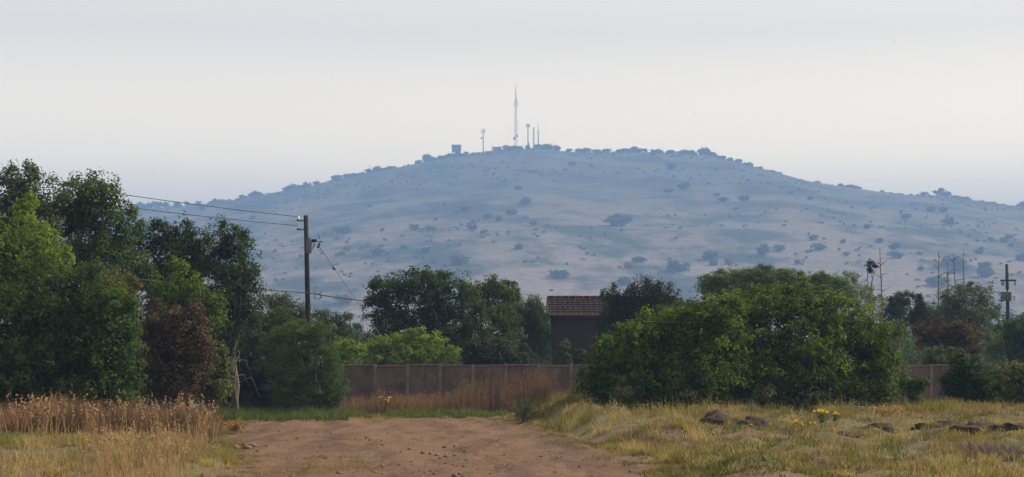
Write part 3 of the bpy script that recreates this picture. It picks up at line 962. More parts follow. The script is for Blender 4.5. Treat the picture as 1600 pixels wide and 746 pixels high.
# pale dry grass, left foreground
x, y = scatter(7500, -80, 330, 25.5, 33, 1.1, 105, 0.07)
ok = rnd(len(x)) < 1 - ss(200, 330, x / y * F + 800)
x, y = x[ok], y[ok]
sward('dry_grass', x, y, (0.07 + 0.29 * rnd(len(x)) ** 1.7) * (1.0 + 1.0 * vn(x * 1.3, y * .9, 106)), 0.005 + 0.006 * rnd(len(x)), 0.45, 'straw', np.clip(0.4 + 0.6 * (rnd(len(x)) - .3), 0, 1), (0.14, 0.018, 0.35))
x, y = scatter(4200, 0, 330, 33, 42, 1.0, 108, 0.22)
sward('dry_grass', x, y, 0.2 + 0.4 * rnd(len(x)), 0.007 + 0.007 * rnd(len(x)), 0.5, 'straw', np.clip(0.3 + 0.6 * (rnd(len(x)) - .3), 0, 1), (0.14, 0.025, 0.35))
# pale plumed stalks among both
x, y = scatter(520, 30, 300, 26.3, 31, 1.0, 151, 0.05)
sward('plume_grass', x, y, 0.30 + 0.38 * rnd(len(x)), 0.010 + 0.006 * rnd(len(x)), 0.45, 'straw', np.clip(0.3 + 0.5 * rnd(len(x)), 0, 1), (0.8, 0.028, 0.4))
x, y = scatter(230, -20, 340, 44.5, 48)
sward('plume_grass', x, y, 0.45 + 0.55 * rnd(len(x)), 0.014 + 0.008 * rnd(len(x)), 0.4, 'straw', np.clip(0.3 + 0.5 * rnd(len(x)), 0, 1), (0.7, 0.045, 0.4))
# tall grass in front of the right bushes
x, y = scatter(42000, 915, 1660, 50, 60)
ok = rnd(len(x)) < np.clip(0.4 + 2.0 * vn(x * .8, y * .6, 110), 0.03, 1) * ss(49.5, 56, y)
x, y = x[ok], y[ok]
hh = (1 - 0.4 * ss(1380, 1460, x / y * F + 800)) * (0.07 + 0.27 * rnd(len(x)) ** 1.8) * (1 + 1.0 * vn(x * .7, y * .5, 111)) * (1 + 0.9 * (rnd(len(x)) < 0.07))
sward('tall_grass', x, y, hh, 0.007 + 0.009 * rnd(len(x)), 0.45, 'gold_grass', np.clip(0.35 + 1.0 * vn(x * .8, y * .6, 112) + 0.9 * vn(x * 2.5, y * 1.5, 113) + 0.6 * (rnd(len(x)) - .4), 0, 1), (0.10, 0.022, 0.3))
# the bank beside the road
x, y = scatter(17000, 770, 925, 54, 67)
ok = ~in_road(x, y, 0.2) & (rnd(len(x)) < np.clip(0.6 + 1.4 * vn(x * 1.3, y * .7, 114), 0.05, 1))
x, y = x[ok], y[ok]
sward('bank_grass', x, y, (0.05 + 0.36 * rnd(len(x)) ** 2) * (1 + 1.3 * vn(x * 2, y * 1.5, 115)), 0.008 + 0.010 * rnd(len(x)), 0.5, 'gold_grass', np.clip(0.35 + 1.2 * vn(x * 1.2, y * .7, 116) + 0.8 * vn(x * 3, y * 2, 117) + 0.5 * (rnd(len(x)) - .4), 0, 1), (0.06, 0.02, 0.2))
# coarse tufts on the right foreground
x, y = scatter(34000, 1000, 1660, 27, 51, 0.9, 118, 0.15)
ok = ~in_road(x, y, 0.4)
x, y = x[ok], y[ok]
sward('grass_tufts', x, y, (0.05 + 0.17 * rnd(len(x)) ** 1.5), 0.008 + 0.010 * rnd(len(x)), 0.6, 'gold_grass', np.clip(0.4 + 1.2 * vn(x * .5, y * .35, 119) + 0.9 * vn(x * 2, y * 1.2, 120) + 0.5 * (rnd(len(x)) - .4), 0, 1))
x, y = scatter(9000, 1100, 1660, 29, 48, 0.8, 121, 0.24)
sward('green_weeds', x, y, (0.06 + 0.17 * rnd(len(x))), 0.018 + 0.018 * rnd(len(x)), 0.7, 'green_weed', rnd(len(x)))
x, y = scatter(1500, 1480, 1590, 33, 37, 0.9, 123, 0.0)
sward('purple_weeds', x, y, (0.08 + 0.16 * rnd(len(x))), 0.018 + 0.012 * rnd(len(x)), 0.5, 'purple', rnd(len(x)))
# rusty and green patches of low growth
x, y = scatter(26000, 960, 1660, 30, 56, 0.75, 141, 0.22)
ok = ~in_road(x, y, 0.3)
x, y = x[ok], y[ok]
sward('rusty_grass', x, y, 0.05 + 0.16 * rnd(len(x)), 0.010 + 0.012 * rnd(len(x)), 0.6, 'rust_grass', np.clip(0.3 + 0.6 * rnd(len(x)), 0, 0.8))
x, y = scatter(9000, 930, 1300, 36, 52, 0.9, 144, 0.2)
ok = ~in_road(x, y, 0.3)
x, y = x[ok], y[ok]
sward('green_weeds', x, y, 0.04 + 0.14 * rnd(len(x)), 0.014 + 0.014 * rnd(len(x)), 0.7, 'green_weed', rnd(len(x)))
x, y = scatter(9000, -60, 330, 40, 46, 0.6, 147, 0.05)
sward('green_weeds', x, y, 0.04 + 0.09 * rnd(len(x)), 0.012 + 0.012 * rnd(len(x)), 0.7, 'green_weed', rnd(len(x)))
# scattered tussocks
tx, ty = scatter(300, 900, 1660, 29, 58)
tx2, ty2 = scatter(130, -60, 380, 28, 46)
tx, ty = np.concatenate([tx, tx2]), np.concatenate([ty, ty2])
ok = ~in_road(tx, ty, 0.2) & (vn(tx * .3, ty * .2, 160) > 0.0)
tx, ty = tx[ok], ty[ok]
nb_ = 70
sz_ = np.repeat(0.5 + rnd(len(tx)) ** 2 * 1.3, nb_)
tn_ = np.repeat(rnd(len(tx)), nb_)
x = np.repeat(tx, nb_) + rng.normal(size=len(sz_)) * 0.09 * sz_
y = np.repeat(ty, nb_) + rng.normal(size=len(sz_)) * 0.09 * sz_
sward('tussock_grass', x, y, (0.08 + 0.17 * rnd(len(x))) * sz_, 0.008 + 0.008 * rnd(len(x)), 0.8, 'gold_grass', np.clip(0.25 + 0.75 * tn_ + 0.35 * (rnd(len(x)) - .4), 0, 1), (0.04, 0.02, 0.2))
# red-brown stalks along the wall
x, y = scatter(9000, 530, 905, 76.5, 79.3)
pxs = x / y * F + 800
k = 0.75 + 1.1 * ss(-0.05, 0.3, vn(x * 0.9, y * .2, 125)) * ss(690, 770, pxs) + 0.35 * vn(x * 2, y, 126)
ok = rnd(len(x)) < np.clip(0.45 + 1.1 * vn(x * 1.6, y * .5, 127) + 0.2 * (pxs < 720), 0.05, 1)
x, y, k = x[ok], y[ok], k[ok]
sward('wall_weeds', x, y, k * (0.35 + 0.75 * rnd(len(x))), 0.012 + 0.014 * rnd(len(x)), 0.22, 'wall_weed', np.clip(0.35 + 0.6 * rnd(len(x)) - 0.35 * (k - .8), 0, 1), (0.4, 0.035, 0.1))
x, y = scatter(12000, 545, 790, 69.5, 75.5, 0.9, 128, 0.03)
sward('green_weeds', x, y, (0.12 + 0.25 * rnd(len(x))) * (1 + vn(x, y, 129)), 0.02 + 0.02 * rnd(len(x)), 0.6, 'green_weed', rnd(len(x)))
x, y = scatter(12000, 335, 545, 65, 74, 0.9, 131, 0.05)
sward('green_weeds', x, y, (0.12 + 0.28 * rnd(len(x))) * (1 + vn(x, y, 132)), 0.016 + 0.014 * rnd(len(x)), 0.5, 'green_weed', np.clip(rnd(len(x)) * 0.8, 0, 1))
x, y = scatter(9000, 1400, 1660, 60, 66)
sward('tall_grass', x, y, (0.08 + 0.24 * rnd(len(x))), 0.012 + 0.012 * rnd(len(x)), 0.4, 'gold_grass', rnd(len(x)) * .8)

# ------------------------------------------------------------------ weeds that stand out
def tuft_plant(name, label, cat, px, D, h, n, spread, mat, leafy, group=None, headn=0):
    x0 = xof(px, D)
    e = empty(name, (x0, D, tz(x0, D)))
    tag(e, label, cat, group)
    rn = random.Random(int(px * 7 + D))
    gq = Geo()
    C = []
    for _ in range(n):
        a, s_ = rn.uniform(0, 6.28), rn.uniform(0.2, 1) * spread
        hh = h * rn.uniform(0.65, 1)
        pts = [(0.1 * s_ * math.cos(a), 0.1 * s_ * math.sin(a), -0.03), (0.5 * s_ * math.cos(a), 0.5 * s_ * math.sin(a), hh * .55), (s_ * math.cos(a), s_ * math.sin(a), hh)]
        gq.tube(pts, [0.012, 0.009, 0.005], 4)
        for _ in range(leafy):
            t = rn.uniform(0.25, 1.0)
            p = Vector(pts[1]).lerp(Vector(pts[2]), max(0, t * 2 - 1)) if t > .5 else Vector(pts[0]).lerp(Vector(pts[1]), t * 2)
            C.append(p + Vector((rn.gauss(0, .05), rn.gauss(0, .05), rn.gauss(0, .04))))
    gq.build('stem', M['grey_bark'], e)
    C = np.array(C)
    V, Q, t = leaves(C, unit(rng.normal(size=C.shape) + np.array([0, 0, .5])), 0.10, 0.04, rnd(len(C)), .3)
    mesh('foliage', V, Q, M[mat], e, False, {'tone': t})
    return e


tuft_plant('dry_stalk', 'single tall dead orange stalk standing at the right end of the left weeds', 'dead plant', 282, 53, 1.05, 5, 0.12, 'dead_leaf', 34)
tuft_plant('dry_weed', 'low rust-coloured weed clump at the left edge of the road', 'weed', 368, 53, 0.42, 14, 0.4, 'dead_leaf', 18)
tuft_plant('dry_weed', 'pale dead weed leaning in the middle of the left weeds', 'weed', 145, 46, 0.8, 6, 0.25, 'dead_leaf', 20)
tuft_plant('dry_weed', 'dead brown weed at the left end of the left weeds', 'weed', 65, 46, 0.9, 8, 0.35, 'dead_leaf', 22)
tuft_plant('dry_weed', 'rusty weed patch below the right end of the tallest bush', 'weed', 1385, 52, 0.35, 14, 0.5, 'dead_leaf', 14)
tuft_plant('weed', 'grey-green leafy weed at the foot of the grassy bank', 'weed', 815, 60.5, 0.75, 12, 0.45, 'green_grey', 24)


def flower_plant(px, D, h, n, spread, label, seed):
    rn = random.Random(seed)
    x0 = xof(px, D)
    e = empty('yellow_flower_plant', (x0, D, tz(x0, D)))
    tag(e, label, 'flower', 'yellow flowers on the right bank')
    gq = Geo()
    C = []
    tips = []
    for _ in range(n):
        a, s_ = rn.uniform(0, 6.28), rn.uniform(0.2, 1) * spread
        hh = h * rn.uniform(0.7, 1.05)
        p = (s_ * math.cos(a), s_ * math.sin(a), hh)
        gq.tube([(0, 0, -0.03), (p[0] * .5, p[1] * .5, hh * .6), p], [0.008, 0.007, 0.005], 4)
        tips.append(p)
        for _ in range(7):
            t = rn.uniform(0.1, .8)
            C.append((p[0] * t + rn.gauss(0, .04), p[1] * t + rn.gauss(0, .04), hh * t))
    gq.build('stem', M['green_weed'], e)
    C = np.array(C)
    V, Q, t = leaves(C, unit(rng.normal(size=C.shape) + np.array([0, 0, .5])), 0.11, 0.04, rnd(len(C)), .3)
    mesh('foliage', V, Q, M['green_weed'], e, False, {'tone': t})
    for p in tips:
        v, q = [], []
        tilt = np.array([rn.uniform(-.5, .5), -0.7 + rn.uniform(-.4, .4), 0.7])
        nrm = tilt / np.linalg.norm(tilt)
        u = np.cross(nrm, [1, 0, 0]); u /= np.linalg.norm(u)
        w = np.cross(nrm, u)
        R_ = rn.uniform(0.03, 0.046)
        for k in range(9):
            a = k * 2 * math.pi / 9
            d = u * math.cos(a) + w * math.sin(a)
            s2 = -u * math.sin(a) + w * math.cos(a)
            b = len(v)
            P = np.array(p)
            v += [P, P + d * R_ * .6 + s2 * R_ * .28 + nrm * .008, P + d * R_ * 1.1 + nrm * 0.004, P + d * R_ * .6 - s2 * R_ * .28 + nrm * .008]
            q.append((b, b + 1, b + 2, b + 3))
        mesh('flower', np.array(v), np.array(q), M['petal'], e, False, {'tone': np.full(len(v), rn.random())})


flower_plant(1240, 50, 0.22, 5, 0.16, 'leftmost yellow flowers in the grass before the tallest bush', 1)
flower_plant(1264, 49, 0.24, 9, 0.34, 'widest yellow flower plant, in the middle of the flowering row', 2)
flower_plant(1284, 50, 0.32, 9, 0.28, 'tallest yellow flower plant of the flowering row', 3)
flower_plant(1303, 49, 0.24, 4, 0.16, 'rightmost small yellow flowers of the flowering row', 4)
flower_plant(1178, 50, 0.14, 2, 0.15, 'low yellow flowers beside a dark earth lump left of the flowering row', 5)
flower_plant(600, 73, 0.75, 7, 0.35, 'tall yellow-flowered weed before the grey wall', 6)

# ------------------------------------------------------------------ earth lumps and clods
def lump(name, mat, seed, sub=3, flat=0.6):
    r_ = np.random.default_rng(seed)
    n, m_ = 9 * sub, 6 * sub
    v, q = [], []
    for j in range(m_ + 1):
        th = math.pi * j / m_
        for i in range(n):
            ph = 2 * math.pi * i / n
            d = np.array([math.sin(th) * math.cos(ph), math.sin(th) * math.sin(ph), math.cos(th)])
            f_ = 1 + 0.55 * float(vn(d[0] * 1.7 + seed * 3.1 + 50, d[1] * 1.7 + d[2] * 2.3 + 50, seed)) + 0.45 * float(vn(d[0] * 4 + 80, d[1] * 4 + d[2] * 5 + 80, seed + 3)) + 0.3 * float(vn(d[0] * 9 + 80, d[1] * 9 + d[2] * 9 + 80, seed + 4))
            v.append(d * f_ * np.array([1, 1, flat]))
    for j in range(m_):
        for i in range(n):
            i2 = (i + 1) % n
            q.append((j * n + i, j * n + n + i, j * n + n + i2, j * n + i2))
    return mesh(name, np.array(v), np.array(q), mat, None, True)


for k, (px, D, s_, fl, lab) in enumerate([
        (1120, 52, 0.46, .85, 'dark earth lump in the grass before the broad bush'), (1176, 50.5, 0.42, .75, 'dark earth lump left of the flowering row'),
        (1472, 47, 0.55, .5, 'largest dark earth mound in the grass on the right'), (1530, 44, 0.5, .5, 'long dark earth ridge right of the largest mound'),
        (1580, 42.5, 0.42, .4, 'dark earth lump at the right edge of the picture'), (1388, 35, 0.24, .5, 'small dark earth lump low in the right foreground'),
        (1375, 47, 0.36, .55, 'brown earth lump just left of the largest mound'), (1325, 43.5, 0.3, .5, 'flat dark earth patch below the flowering row')]):
    o = lump('earth_mound', M['earth'], 20 + k, 3, fl)
    x0 = xof(px, D)
    o.location = (x0, D, tz(x0, D) + 0.02 * s_)
    o.scale = (s_ * (1.3 if 'long' in lab else 1.15), s_, s_ * 0.8)
    tag(o, lab, 'earth mound', 'dark earth mounds')

protos = [lump('clod', M['clod'], 40 + k, 1, 0.65) for k in range(4)]
rc = random.Random(3)
nc = 0
for k in range(240):
    D = 28 + 26 * rc.random() ** 1.3
    x0 = rc.uniform(float(road_l(D)) + 0.2, float(road_r(D)) - 0.1)
    if rc.random() < 0.35:
        x0 = rc.gauss(-1.6, 1.2)
        D = rc.uniform(28, 38)
    p = protos[k % 4]
    o = p if k < 4 else p.copy()
    if k >= 4:
        COL.objects.link(o)
    sc = rc.choice((0.016, 0.02, 0.025, 0.032, 0.045)) * rc.uniform(.8, 1.2)
    o.scale = (sc, sc, sc)
    o.rotation_euler = (0, 0, rc.uniform(0, 6.28))
    o.location = (x0, D, tz(x0, D) + sc * 0.35)
    tag(o, 'small dark clod of earth lying loose on the dirt road', 'clod', 'clods on the dirt road')
for k in range(9):
    o = protos[k % 4].copy()
    COL.objects.link(o)
    D = rc.uniform(40, 43)
    x0 = xof(rc.uniform(368, 400), D)
    sc = rc.uniform(0.05, 0.11)
    o.scale = (sc, sc, sc)
    o.rotation_euler = (0, 0, rc.uniform(0, 6.28))
    o.location = (x0, D, tz(x0, D) + sc * 0.35)
    tag(o, 'larger dark clod in the heap at the left edge of the road', 'clod', 'clods heaped at the left road edge')

# ------------------------------------------------------------------ precast concrete wall
def concrete_mat():
    m, n, b = new_mat('precast_concrete')
    c = coords(n)
    f = noise(n, 1.2, 6, 0.65, c)
    f2 = noise(n, 12, 4, 0.6, c)
    mp = n.nodes.new('ShaderNodeMapping')
    mp.inputs['Scale'].default_value = (6, 6, 0.5)
    n.links.new(c, mp.inputs['Vector'])
    f3 = noise(n, 1.0, 4, 0.6, mp.outputs['Vector'])
    col = ramp(n, f, [(0.32, (0.066, 0.048, 0.044)), (0.68, (0.140, 0.106, 0.097))])
    col = mix(n, ramp(n, f3, [(0.5, (0, 0, 0)), (0.7, (0.6, 0.6, 0.6))]), col, (0.06, 0.045, 0.040))
    n.links.new(mix(n, 1.0, col, ramp(n, f2, [(0.3, (0.85, 0.85, 0.85)), (0.7, (1.1, 1.1, 1.1))]), 'MULTIPLY'), b.inputs['Base Color'])
    return m


M['concrete'] = concrete_mat()
M['coping'] = simple_mat('coping', (0.09, 0.072, 0.067), 0.25, 3)
M['post'] = simple_mat('concrete_post', (0.125, 0.098, 0.09), 0.3, 2)
WY = 80.0
w0, w1 = xof(330, WY), xof(1720, WY)
BAY = 1.36
wall = empty('concrete_wall', (w0, WY, 0))
tag(wall, 'long brownish grey precast concrete panel wall behind the bushes and weeds', 'wall')
nb = int((w1 - w0) / BAY)
WH = 2.03
for i in range(nb + 1):
    gq = Geo()
    gq.box((i * BAY + 0.01 * math.sin(i * 5.1), -0.01, WH / 2 - 0.12), (0.14, 0.17, WH + 0.20 + 0.05 * math.sin(i * 3.7)), 0, 0.01)
    gq.build('post', M['post'], wall)
    if i < nb:
        gq = Geo()
        dz = 0.02 * math.sin(i * 2.3)
        gq.box((i * BAY + BAY / 2, 0.0, 0.88 + dz), (BAY - 0.134, 0.05, 2.05))
        for j in range(5):      # slab faces, each a little proud of the core and of its neighbour
            gq.box((i * BAY + BAY / 2, -0.028 - 0.003 * ((i * 7 + j * 3) % 3), 0.1 + j * 0.40 + dz), (BAY - 0.136, 0.012, 0.388))
        gq.build('panel', M['concrete'], wall)
        gq = Geo()
        gq.box((i * BAY + BAY / 2, 0, 1.9 + 0.052 + dz), (BAY - 0.136, 0.12, 0.09), 0, 0.012)
        gq.build('coping', M['coping'], wall)

# ------------------------------------------------------------------ house
def brick_mat():
    m, n, b = new_mat('face_brick')
    c = coords(n)
    mp = n.nodes.new('ShaderNodeMapping')
    mp.inputs['Rotation'].default_value = (R(90), 0, 0)
    n.links.new(c, mp.inputs['Vector'])
    t = n.nodes.new('ShaderNodeTexBrick')
    t.inputs['Scale'].default_value = 1
    t.inputs['Brick Width'].default_value = 0.23
    t.inputs['Row Height'].default_value = 0.085
    t.inputs['Mortar Size'].default_value = 0.012
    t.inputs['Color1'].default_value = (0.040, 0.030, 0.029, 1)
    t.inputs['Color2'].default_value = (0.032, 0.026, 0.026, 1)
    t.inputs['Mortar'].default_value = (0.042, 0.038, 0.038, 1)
    n.links.new(mp.outputs['Vector'], t.inputs['Vector'])
    n.links.new(t.outputs['Color'], b.inputs['Base Color'])
    return m


M['brick'] = brick_mat()
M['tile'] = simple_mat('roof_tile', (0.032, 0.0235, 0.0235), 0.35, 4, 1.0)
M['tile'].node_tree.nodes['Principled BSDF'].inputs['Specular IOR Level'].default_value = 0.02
M['fascia'] = simple_mat('fascia', (0.06, 0.045, 0.04), 0.2, 3)
HY = 95.0
hx0, hx1 = xof(862, HY), xof(1066, HY)
eave, ridge = at(862, 491, HY).z, at(868, 467, HY + 1.9).z
DEP, OV = 3.6, 0.18
HL = hx1 - hx0
house = empty('brick_house', (hx0, HY, 0))
tag(house, 'dark brick house with a tiled roof half hidden by a blackish tree', 'house')
gq = Geo()
run = DEP / 2
v = [(0, 0, -.2), (HL, 0, -.2), (HL, DEP, -.2), (0, DEP, -.2), (0, 0, eave - .05), (HL, 0, eave - .05), (HL, DEP, eave - .05), (0, DEP, eave - .05), (0, run, ridge - .08), (HL, run, ridge - .08)]
gq.add(v, [(0, 1, 5, 4), (2, 3, 7, 6), (0, 3, 2, 1)][:3], None)
gq.add(v, [(4, 5, 9, 8), (6, 7, 8, 9)], None)
vv = np.array(v)
gq.add(vv[[0, 4, 8, 7, 3]], None, [(0, 1, 2), (0, 2, 4), (4, 2, 3)])
gq.add(vv[[1, 5, 9, 6, 2]], None, [(0, 2, 1), (0, 4, 2), (4, 3, 2)])
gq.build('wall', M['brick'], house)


def roof_slope(front):
    nu, rows, sub = 330, 7, 6
    us = np.linspace(-OV, HL + OV, nu)
    V = []
    n_s = rows * sub
    Lr = math.hypot(run + OV, (ridge - eave) * (run + OV) / run)
    for r_ in range(rows):
        for k in range(sub + 1):
            s_ = (r_ + k / sub) / rows
            yy = -OV + (run + OV) * s_
            zz = ridge - (ridge - eave) * (run - yy) / run
            lift = 0.05 * (1 - k / sub) + 0.02
            wave = 0.035 * np.abs(np.sin(us * math.pi / 0.26 + (0.4 * (r_ % 2))))
            Y = yy if front else DEP - yy
            V.append(np.stack([us, np.full(nu, Y), zz + lift + wave], 1))
    V = np.array(V)
    i = np.arange(V.shape[0] * nu).reshape(-1, nu)
    q = np.stack([i[:-1, :-1], i[:-1, 1:], i[1:, 1:], i[1:, :-1]], -1).reshape(-1, 4)
    return V.reshape(-1, 3), q if front else q[:, ::-1]


rg = Geo()
for fr in (True, False):
    rg.add(*roof_slope(fr))
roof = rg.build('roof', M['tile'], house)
gq = Geo()
for i in range(int(HL / 0.36) + 1):
    gq.tube([(-OV + i * .36, run, ridge + 0.05), (-OV + i * .36 + .345, run, ridge + 0.062)], 0.09, 10)
gq.build('ridge_cap', M['tile'], roof)
gq = Geo()
gq.box((HL / 2, -OV - 0.02, eave - 0.11), (HL + 2 * OV, 0.03, 0.16))
gq.build('fascia', M['fascia'], house)
gq = Geo()
gq.tube([(-OV, -OV - 0.1, eave - 0.07), (HL + OV, -OV - 0.1, eave - 0.09)], 0.055, 8)
gq.build('gutter', M['fascia'], house)
for xx in (-OV - .02, HL + OV + .02):
    gq = Geo()
    for a, b_ in (((xx, -OV, eave - .10), (xx, run, ridge - .02)), ((xx, DEP + OV, eave - .10), (xx, run, ridge - .02))):
        a, b_ = np.array(a), np.array(b_)
        dv = np.array([0.02, 0, 0]); uz = np.array([0, 0, 0.1])
        P = [a - dv - uz, b_ - dv - uz, b_ - dv + uz, a - dv + uz, a + dv - uz, b_ + dv - uz, b_ + dv + uz, a + dv + uz]
        gq.add(P, [(0, 1, 2, 3), (7, 6, 5, 4), (0, 4, 5, 1), (3, 2, 6, 7), (0, 3, 7, 4), (1, 5, 6, 2)])
    gq.build('barge_board', M['fascia'], house)

# ------------------------------------------------------------------ power poles and lines
PD = 85.0
pb = Vector((xof(485, PD), PD, 0))
ptop = at(478, 337, PD)
pole = empty('utility_pole', pb)
tag(pole, 'dark wooden power pole rising above the trees left of centre', 'power pole')
gq = Geo()
dp = ptop - pb
gq.tube([(0, 0, -.4), tuple(dp * .35), tuple(dp * .7), tuple(dp)], [0.135, 0.125, 0.11, 0.10], 12)
gq.build('pole', M['pole_wood'], pole, True)


def pp(px, py, dd=0.0): return at(px, py, PD + dd) - pb


ins_pts = []
for py in (343, 357):
    a, b_ = pp(478, py + 2), pp(464, py + 2)
    gq = Geo()
    gq.tube([a, b_], 0.03, 6)
    gq.tube([b_, b_ + Vector((0, 0, .09))], 0.018, 6)
    br = gq.build('bracket', M['steel'], pole)
    gq = Geo()
    c0 = pp(466, py + 2) + Vector((0, 0, .04))
    gq.tube([c0, c0 + Vector((0, 0, .05)), c0 + Vector((0, 0, .08)), c0 + Vector((0, 0, .13)), c0 + Vector((0, 0, .16))], [0.075, 0.085, 0.05, 0.065, 0.02], 10)
    gq.build('insulator', M['porcelain'], br, True)
    ins_pts.append(c0 + Vector((0, 0, .13)) + pb)
gq = Geo()
gq.box(tuple((pp(481, 377) + pp(494, 376)) / 2), (0.42, 0.12, 0.13), 0, 0.01)
arm = gq.build('crossarm', M['pole_wood'], pole)
gq = Geo()
gq.tube([pp(484, 393), pp(489, 387), pp(492, 380)], 0.03, 6)
gq.build('brace', M['steel'], arm)
gq = Geo()
gq.tube([pp(482, 372), pp(482, 396)], 0.15, 10)
gq.build('strap', M['steel'], pole)
gq = Geo()
gq.tube([pp(496, 388), pp(499, 380)], [0.05, 0.04], 8)
gq.tube([pp(499, 378), pp(504, 378)], 0.03, 6)
gq.tube([pp(496, 376), pp(500, 382), pp(498, 388)], 0.022, 6)
gq.tube([pp(501, 379), pp(498, 366)], 0.012, 5)
gq.build('fuse', M['steel'], pole)
gq = Geo()
for k in range(3):
    c = pp(496, 463)
    gq.tube([c + Vector((0.14 * math.cos(a) * (1 + .1 * k), 0.03 * k, 0.14 * math.sin(a))) for a in np.linspace(0, 6.283, 16)], 0.008, 4, False)
gq.build('cable_coil', M['wire'], pole)


def wire(name, label, a, b, sag, r=0.016, n=24, cat='power line', group=None):
    a, b = Vector(a), Vector(b)
    o = empty(name, a)
    bpy.data.objects.remove(o)
    pts = []
    for t in np.linspace(0, 1, n):
        p = a.lerp(b, t) - a
        p.z -= sag * 4 * t * (1 - t)
        pts.append(p)
    gq = Geo()
    gq.tube(pts, r, 5)
    w = gq.build(name, M['wire'], None)
    w.location = a
    tag(w, label, cat, group)


FARP = Vector((-25.9, 45, 0))
wire('power_line', 'upper thin power wire running left from the wooden pole', ins_pts[0], FARP + Vector((0, 0, 8.9)), 0.35, 0.015)
wire('power_line', 'lower thin power wire running left from the wooden pole', ins_pts[1], FARP + Vector((0, 0, 8.3)), 0.35, 0.015)
cab = pb + pp(484, 458)
wire('power_line', 'thick low cable coming from the dark trees to the wooden pole', cab, FARP + Vector((0, 0, 6.0)), 0.3, 0.024)
wire('power_line', 'thick low cable from the wooden pole into the big spreading tree', cab, at(650, 474, 90), 0.12, 0.024)
st0 = pb + pp(499, 386)
st1 = Vector((xof(676, PD), PD, 0))
wire('stay_wire', 'slanting stay wire on the right of the wooden pole', st0, st1, 0.0, 0.013, cat='stay wire')
stay = [o for o in COL.objects if o.name == 'stay_wire'][0]
gq = Geo()
d_ = (st1 - st0)
gq.tube([d_ * 0.118, d_ * 0.126, d_ * 0.134, d_ * 0.142], [0.03, 0.075, 0.075, 0.03], 8)
gq.build('insulator', M['steel'], stay, True)

TD = 180.0
tb = Vector((xof(1576, TD), TD, 0))
tp = empty('utility_pole', tb)
tag(tp, 'distant pole with a crossarm and transformer near the right edge', 'power pole')


def tq(px, py, dd=0.0): return at(px, py, TD + dd) - tb


gq = Geo()
gq.tube([(0, 0, -.4), tq(1574.5, 470), tq(1573, 413)], [0.19, 0.17, 0.14], 10)
gq.build('pole', M['pole_wood'], tp, True)
gq = Geo()
gq.box(tuple(tq(1575.5, 438.5, -.2)), (1.5, 0.12, 0.16), 0, 0.01)
ca = gq.build('crossarm', M['pole_wood'], tp)
for px in (1565.5, 1568, 1586):
    gq = Geo()
    p = tq(px, 440, -.2)
    gq.tube([p, p - Vector((0, 0, .22)), p - Vector((0, 0, .42))], [0.05, 0.07, 0.04], 8)
    gq.build('insulator', M['steel'], ca)
gq = Geo()
c = tq(1572, 463, -.45)
gq.box(tuple(c), (0.92, 0.6, 0.85), 0, 0.06)
for k in range(6):
    gq.box((c.x - 0.38 + k * .15, c.y - .34, c.z), (0.03, 0.09, 0.62))
tr = gq.build('transformer', M['steel'], tp)
gq = Geo()
for k in (-.25, 0, .25):
    p = c + Vector((k, 0, .43))
    gq.tube([p, p + Vector((0, 0, .18))], [0.05, 0.03], 8)
gq.build('bushing', M['porcelain'], tr)
gq = Geo()
gq.tube([tq(1583, 470), tq(1586, 464), tq(1586, 469)], [0.03, 0.06, 0.03], 6)
gq.tube([tq(1575, 463), tq(1586, 464)], 0.025, 5)
gq.build('fuse', M['steel'], tp)

# ------------------------------------------------------------------ hilltop masts and tank
HD = YR - 18


def hbase(px, py_base=None):
    x = at(px, 300, HD).x
    return Vector((x, HD, float(hz(x, HD)) - 0.5))


def lattice(name, label, px, py_top, w0_, w1_, rl, rb, bays, group='masts on the hilltop', gear=()):
    b = hbase(px)
    e = empty(name, b)
    tag(e, label, 'mast', group)
    H = (at(px, py_top, HD).z - b.z) / HK
    e.scale = (HK, HK, HK)
    gq, gb = Geo(), Geo()
    cs = [(math.cos(a), math.sin(a)) for a in (R(90), R(210), R(330))]
    w = lambda t: (w0_ * (1 - t) + w1_ * t) / 1.73
    for cx, cy in cs:
        gq.tube([(cx * w(t), cy * w(t), H * t) for t in np.linspace(0, 1, 6)], rl, 5)
    gq.build('mast_leg', M['mast_paint'], e)
    for i in range(bays):
        t0, t1 = i / bays, (i + 1) / bays
        for j in range(3):
            c0, c1 = cs[j], cs[(j + 1) % 3]
            if i % 2: c0, c1 = c1, c0
            gb.tube([(c0[0] * w(t0), c0[1] * w(t0), H * t0), (c1[0] * w(t1), c1[1] * w(t1), H * t1)], rb, 4)
            gb.tube([(c0[0] * w(t1), c0[1] * w(t1), H * t1), (c1[0] * w(t1), c1[1] * w(t1), H * t1)], rb, 4)
    gb.build('bracing', M['mast_paint'], e)
    return e, H


def dish(e, x, z, r, name='dish', face=-1):
    gq = Geo()
    pts, rad = [], []
    for k in range(5):
        pts.append((x, face * (0.35 + 0.5 * (k / 4) ** 2), z)); rad.append(r * (0.25 + .75 * k / 4))
    gq.tube(pts, rad, 14)
    gq.tube([(x, 0, z), (x, face * .4, z)], .1, 6)
    gq.tube([(0, 0, z), (x, 0, z)], .1, 5)
    gq.build(name, M['mast_paint'], e, True)


def panels(e, z, h, off, n=3, name='antenna_panel', wd=0.35):
    for k in range(n):
        a = R(30) + k * 2 * math.pi / n
        gq = Geo()
        gq.box((off * math.cos(a), off * math.sin(a), z), (wd, wd, h), a, 0.04)
        gq.tube([(0, 0, z), (off * math.cos(a), off * math.sin(a), z)], .08, 5)
        gq.build(name, M['mast_paint'], e)


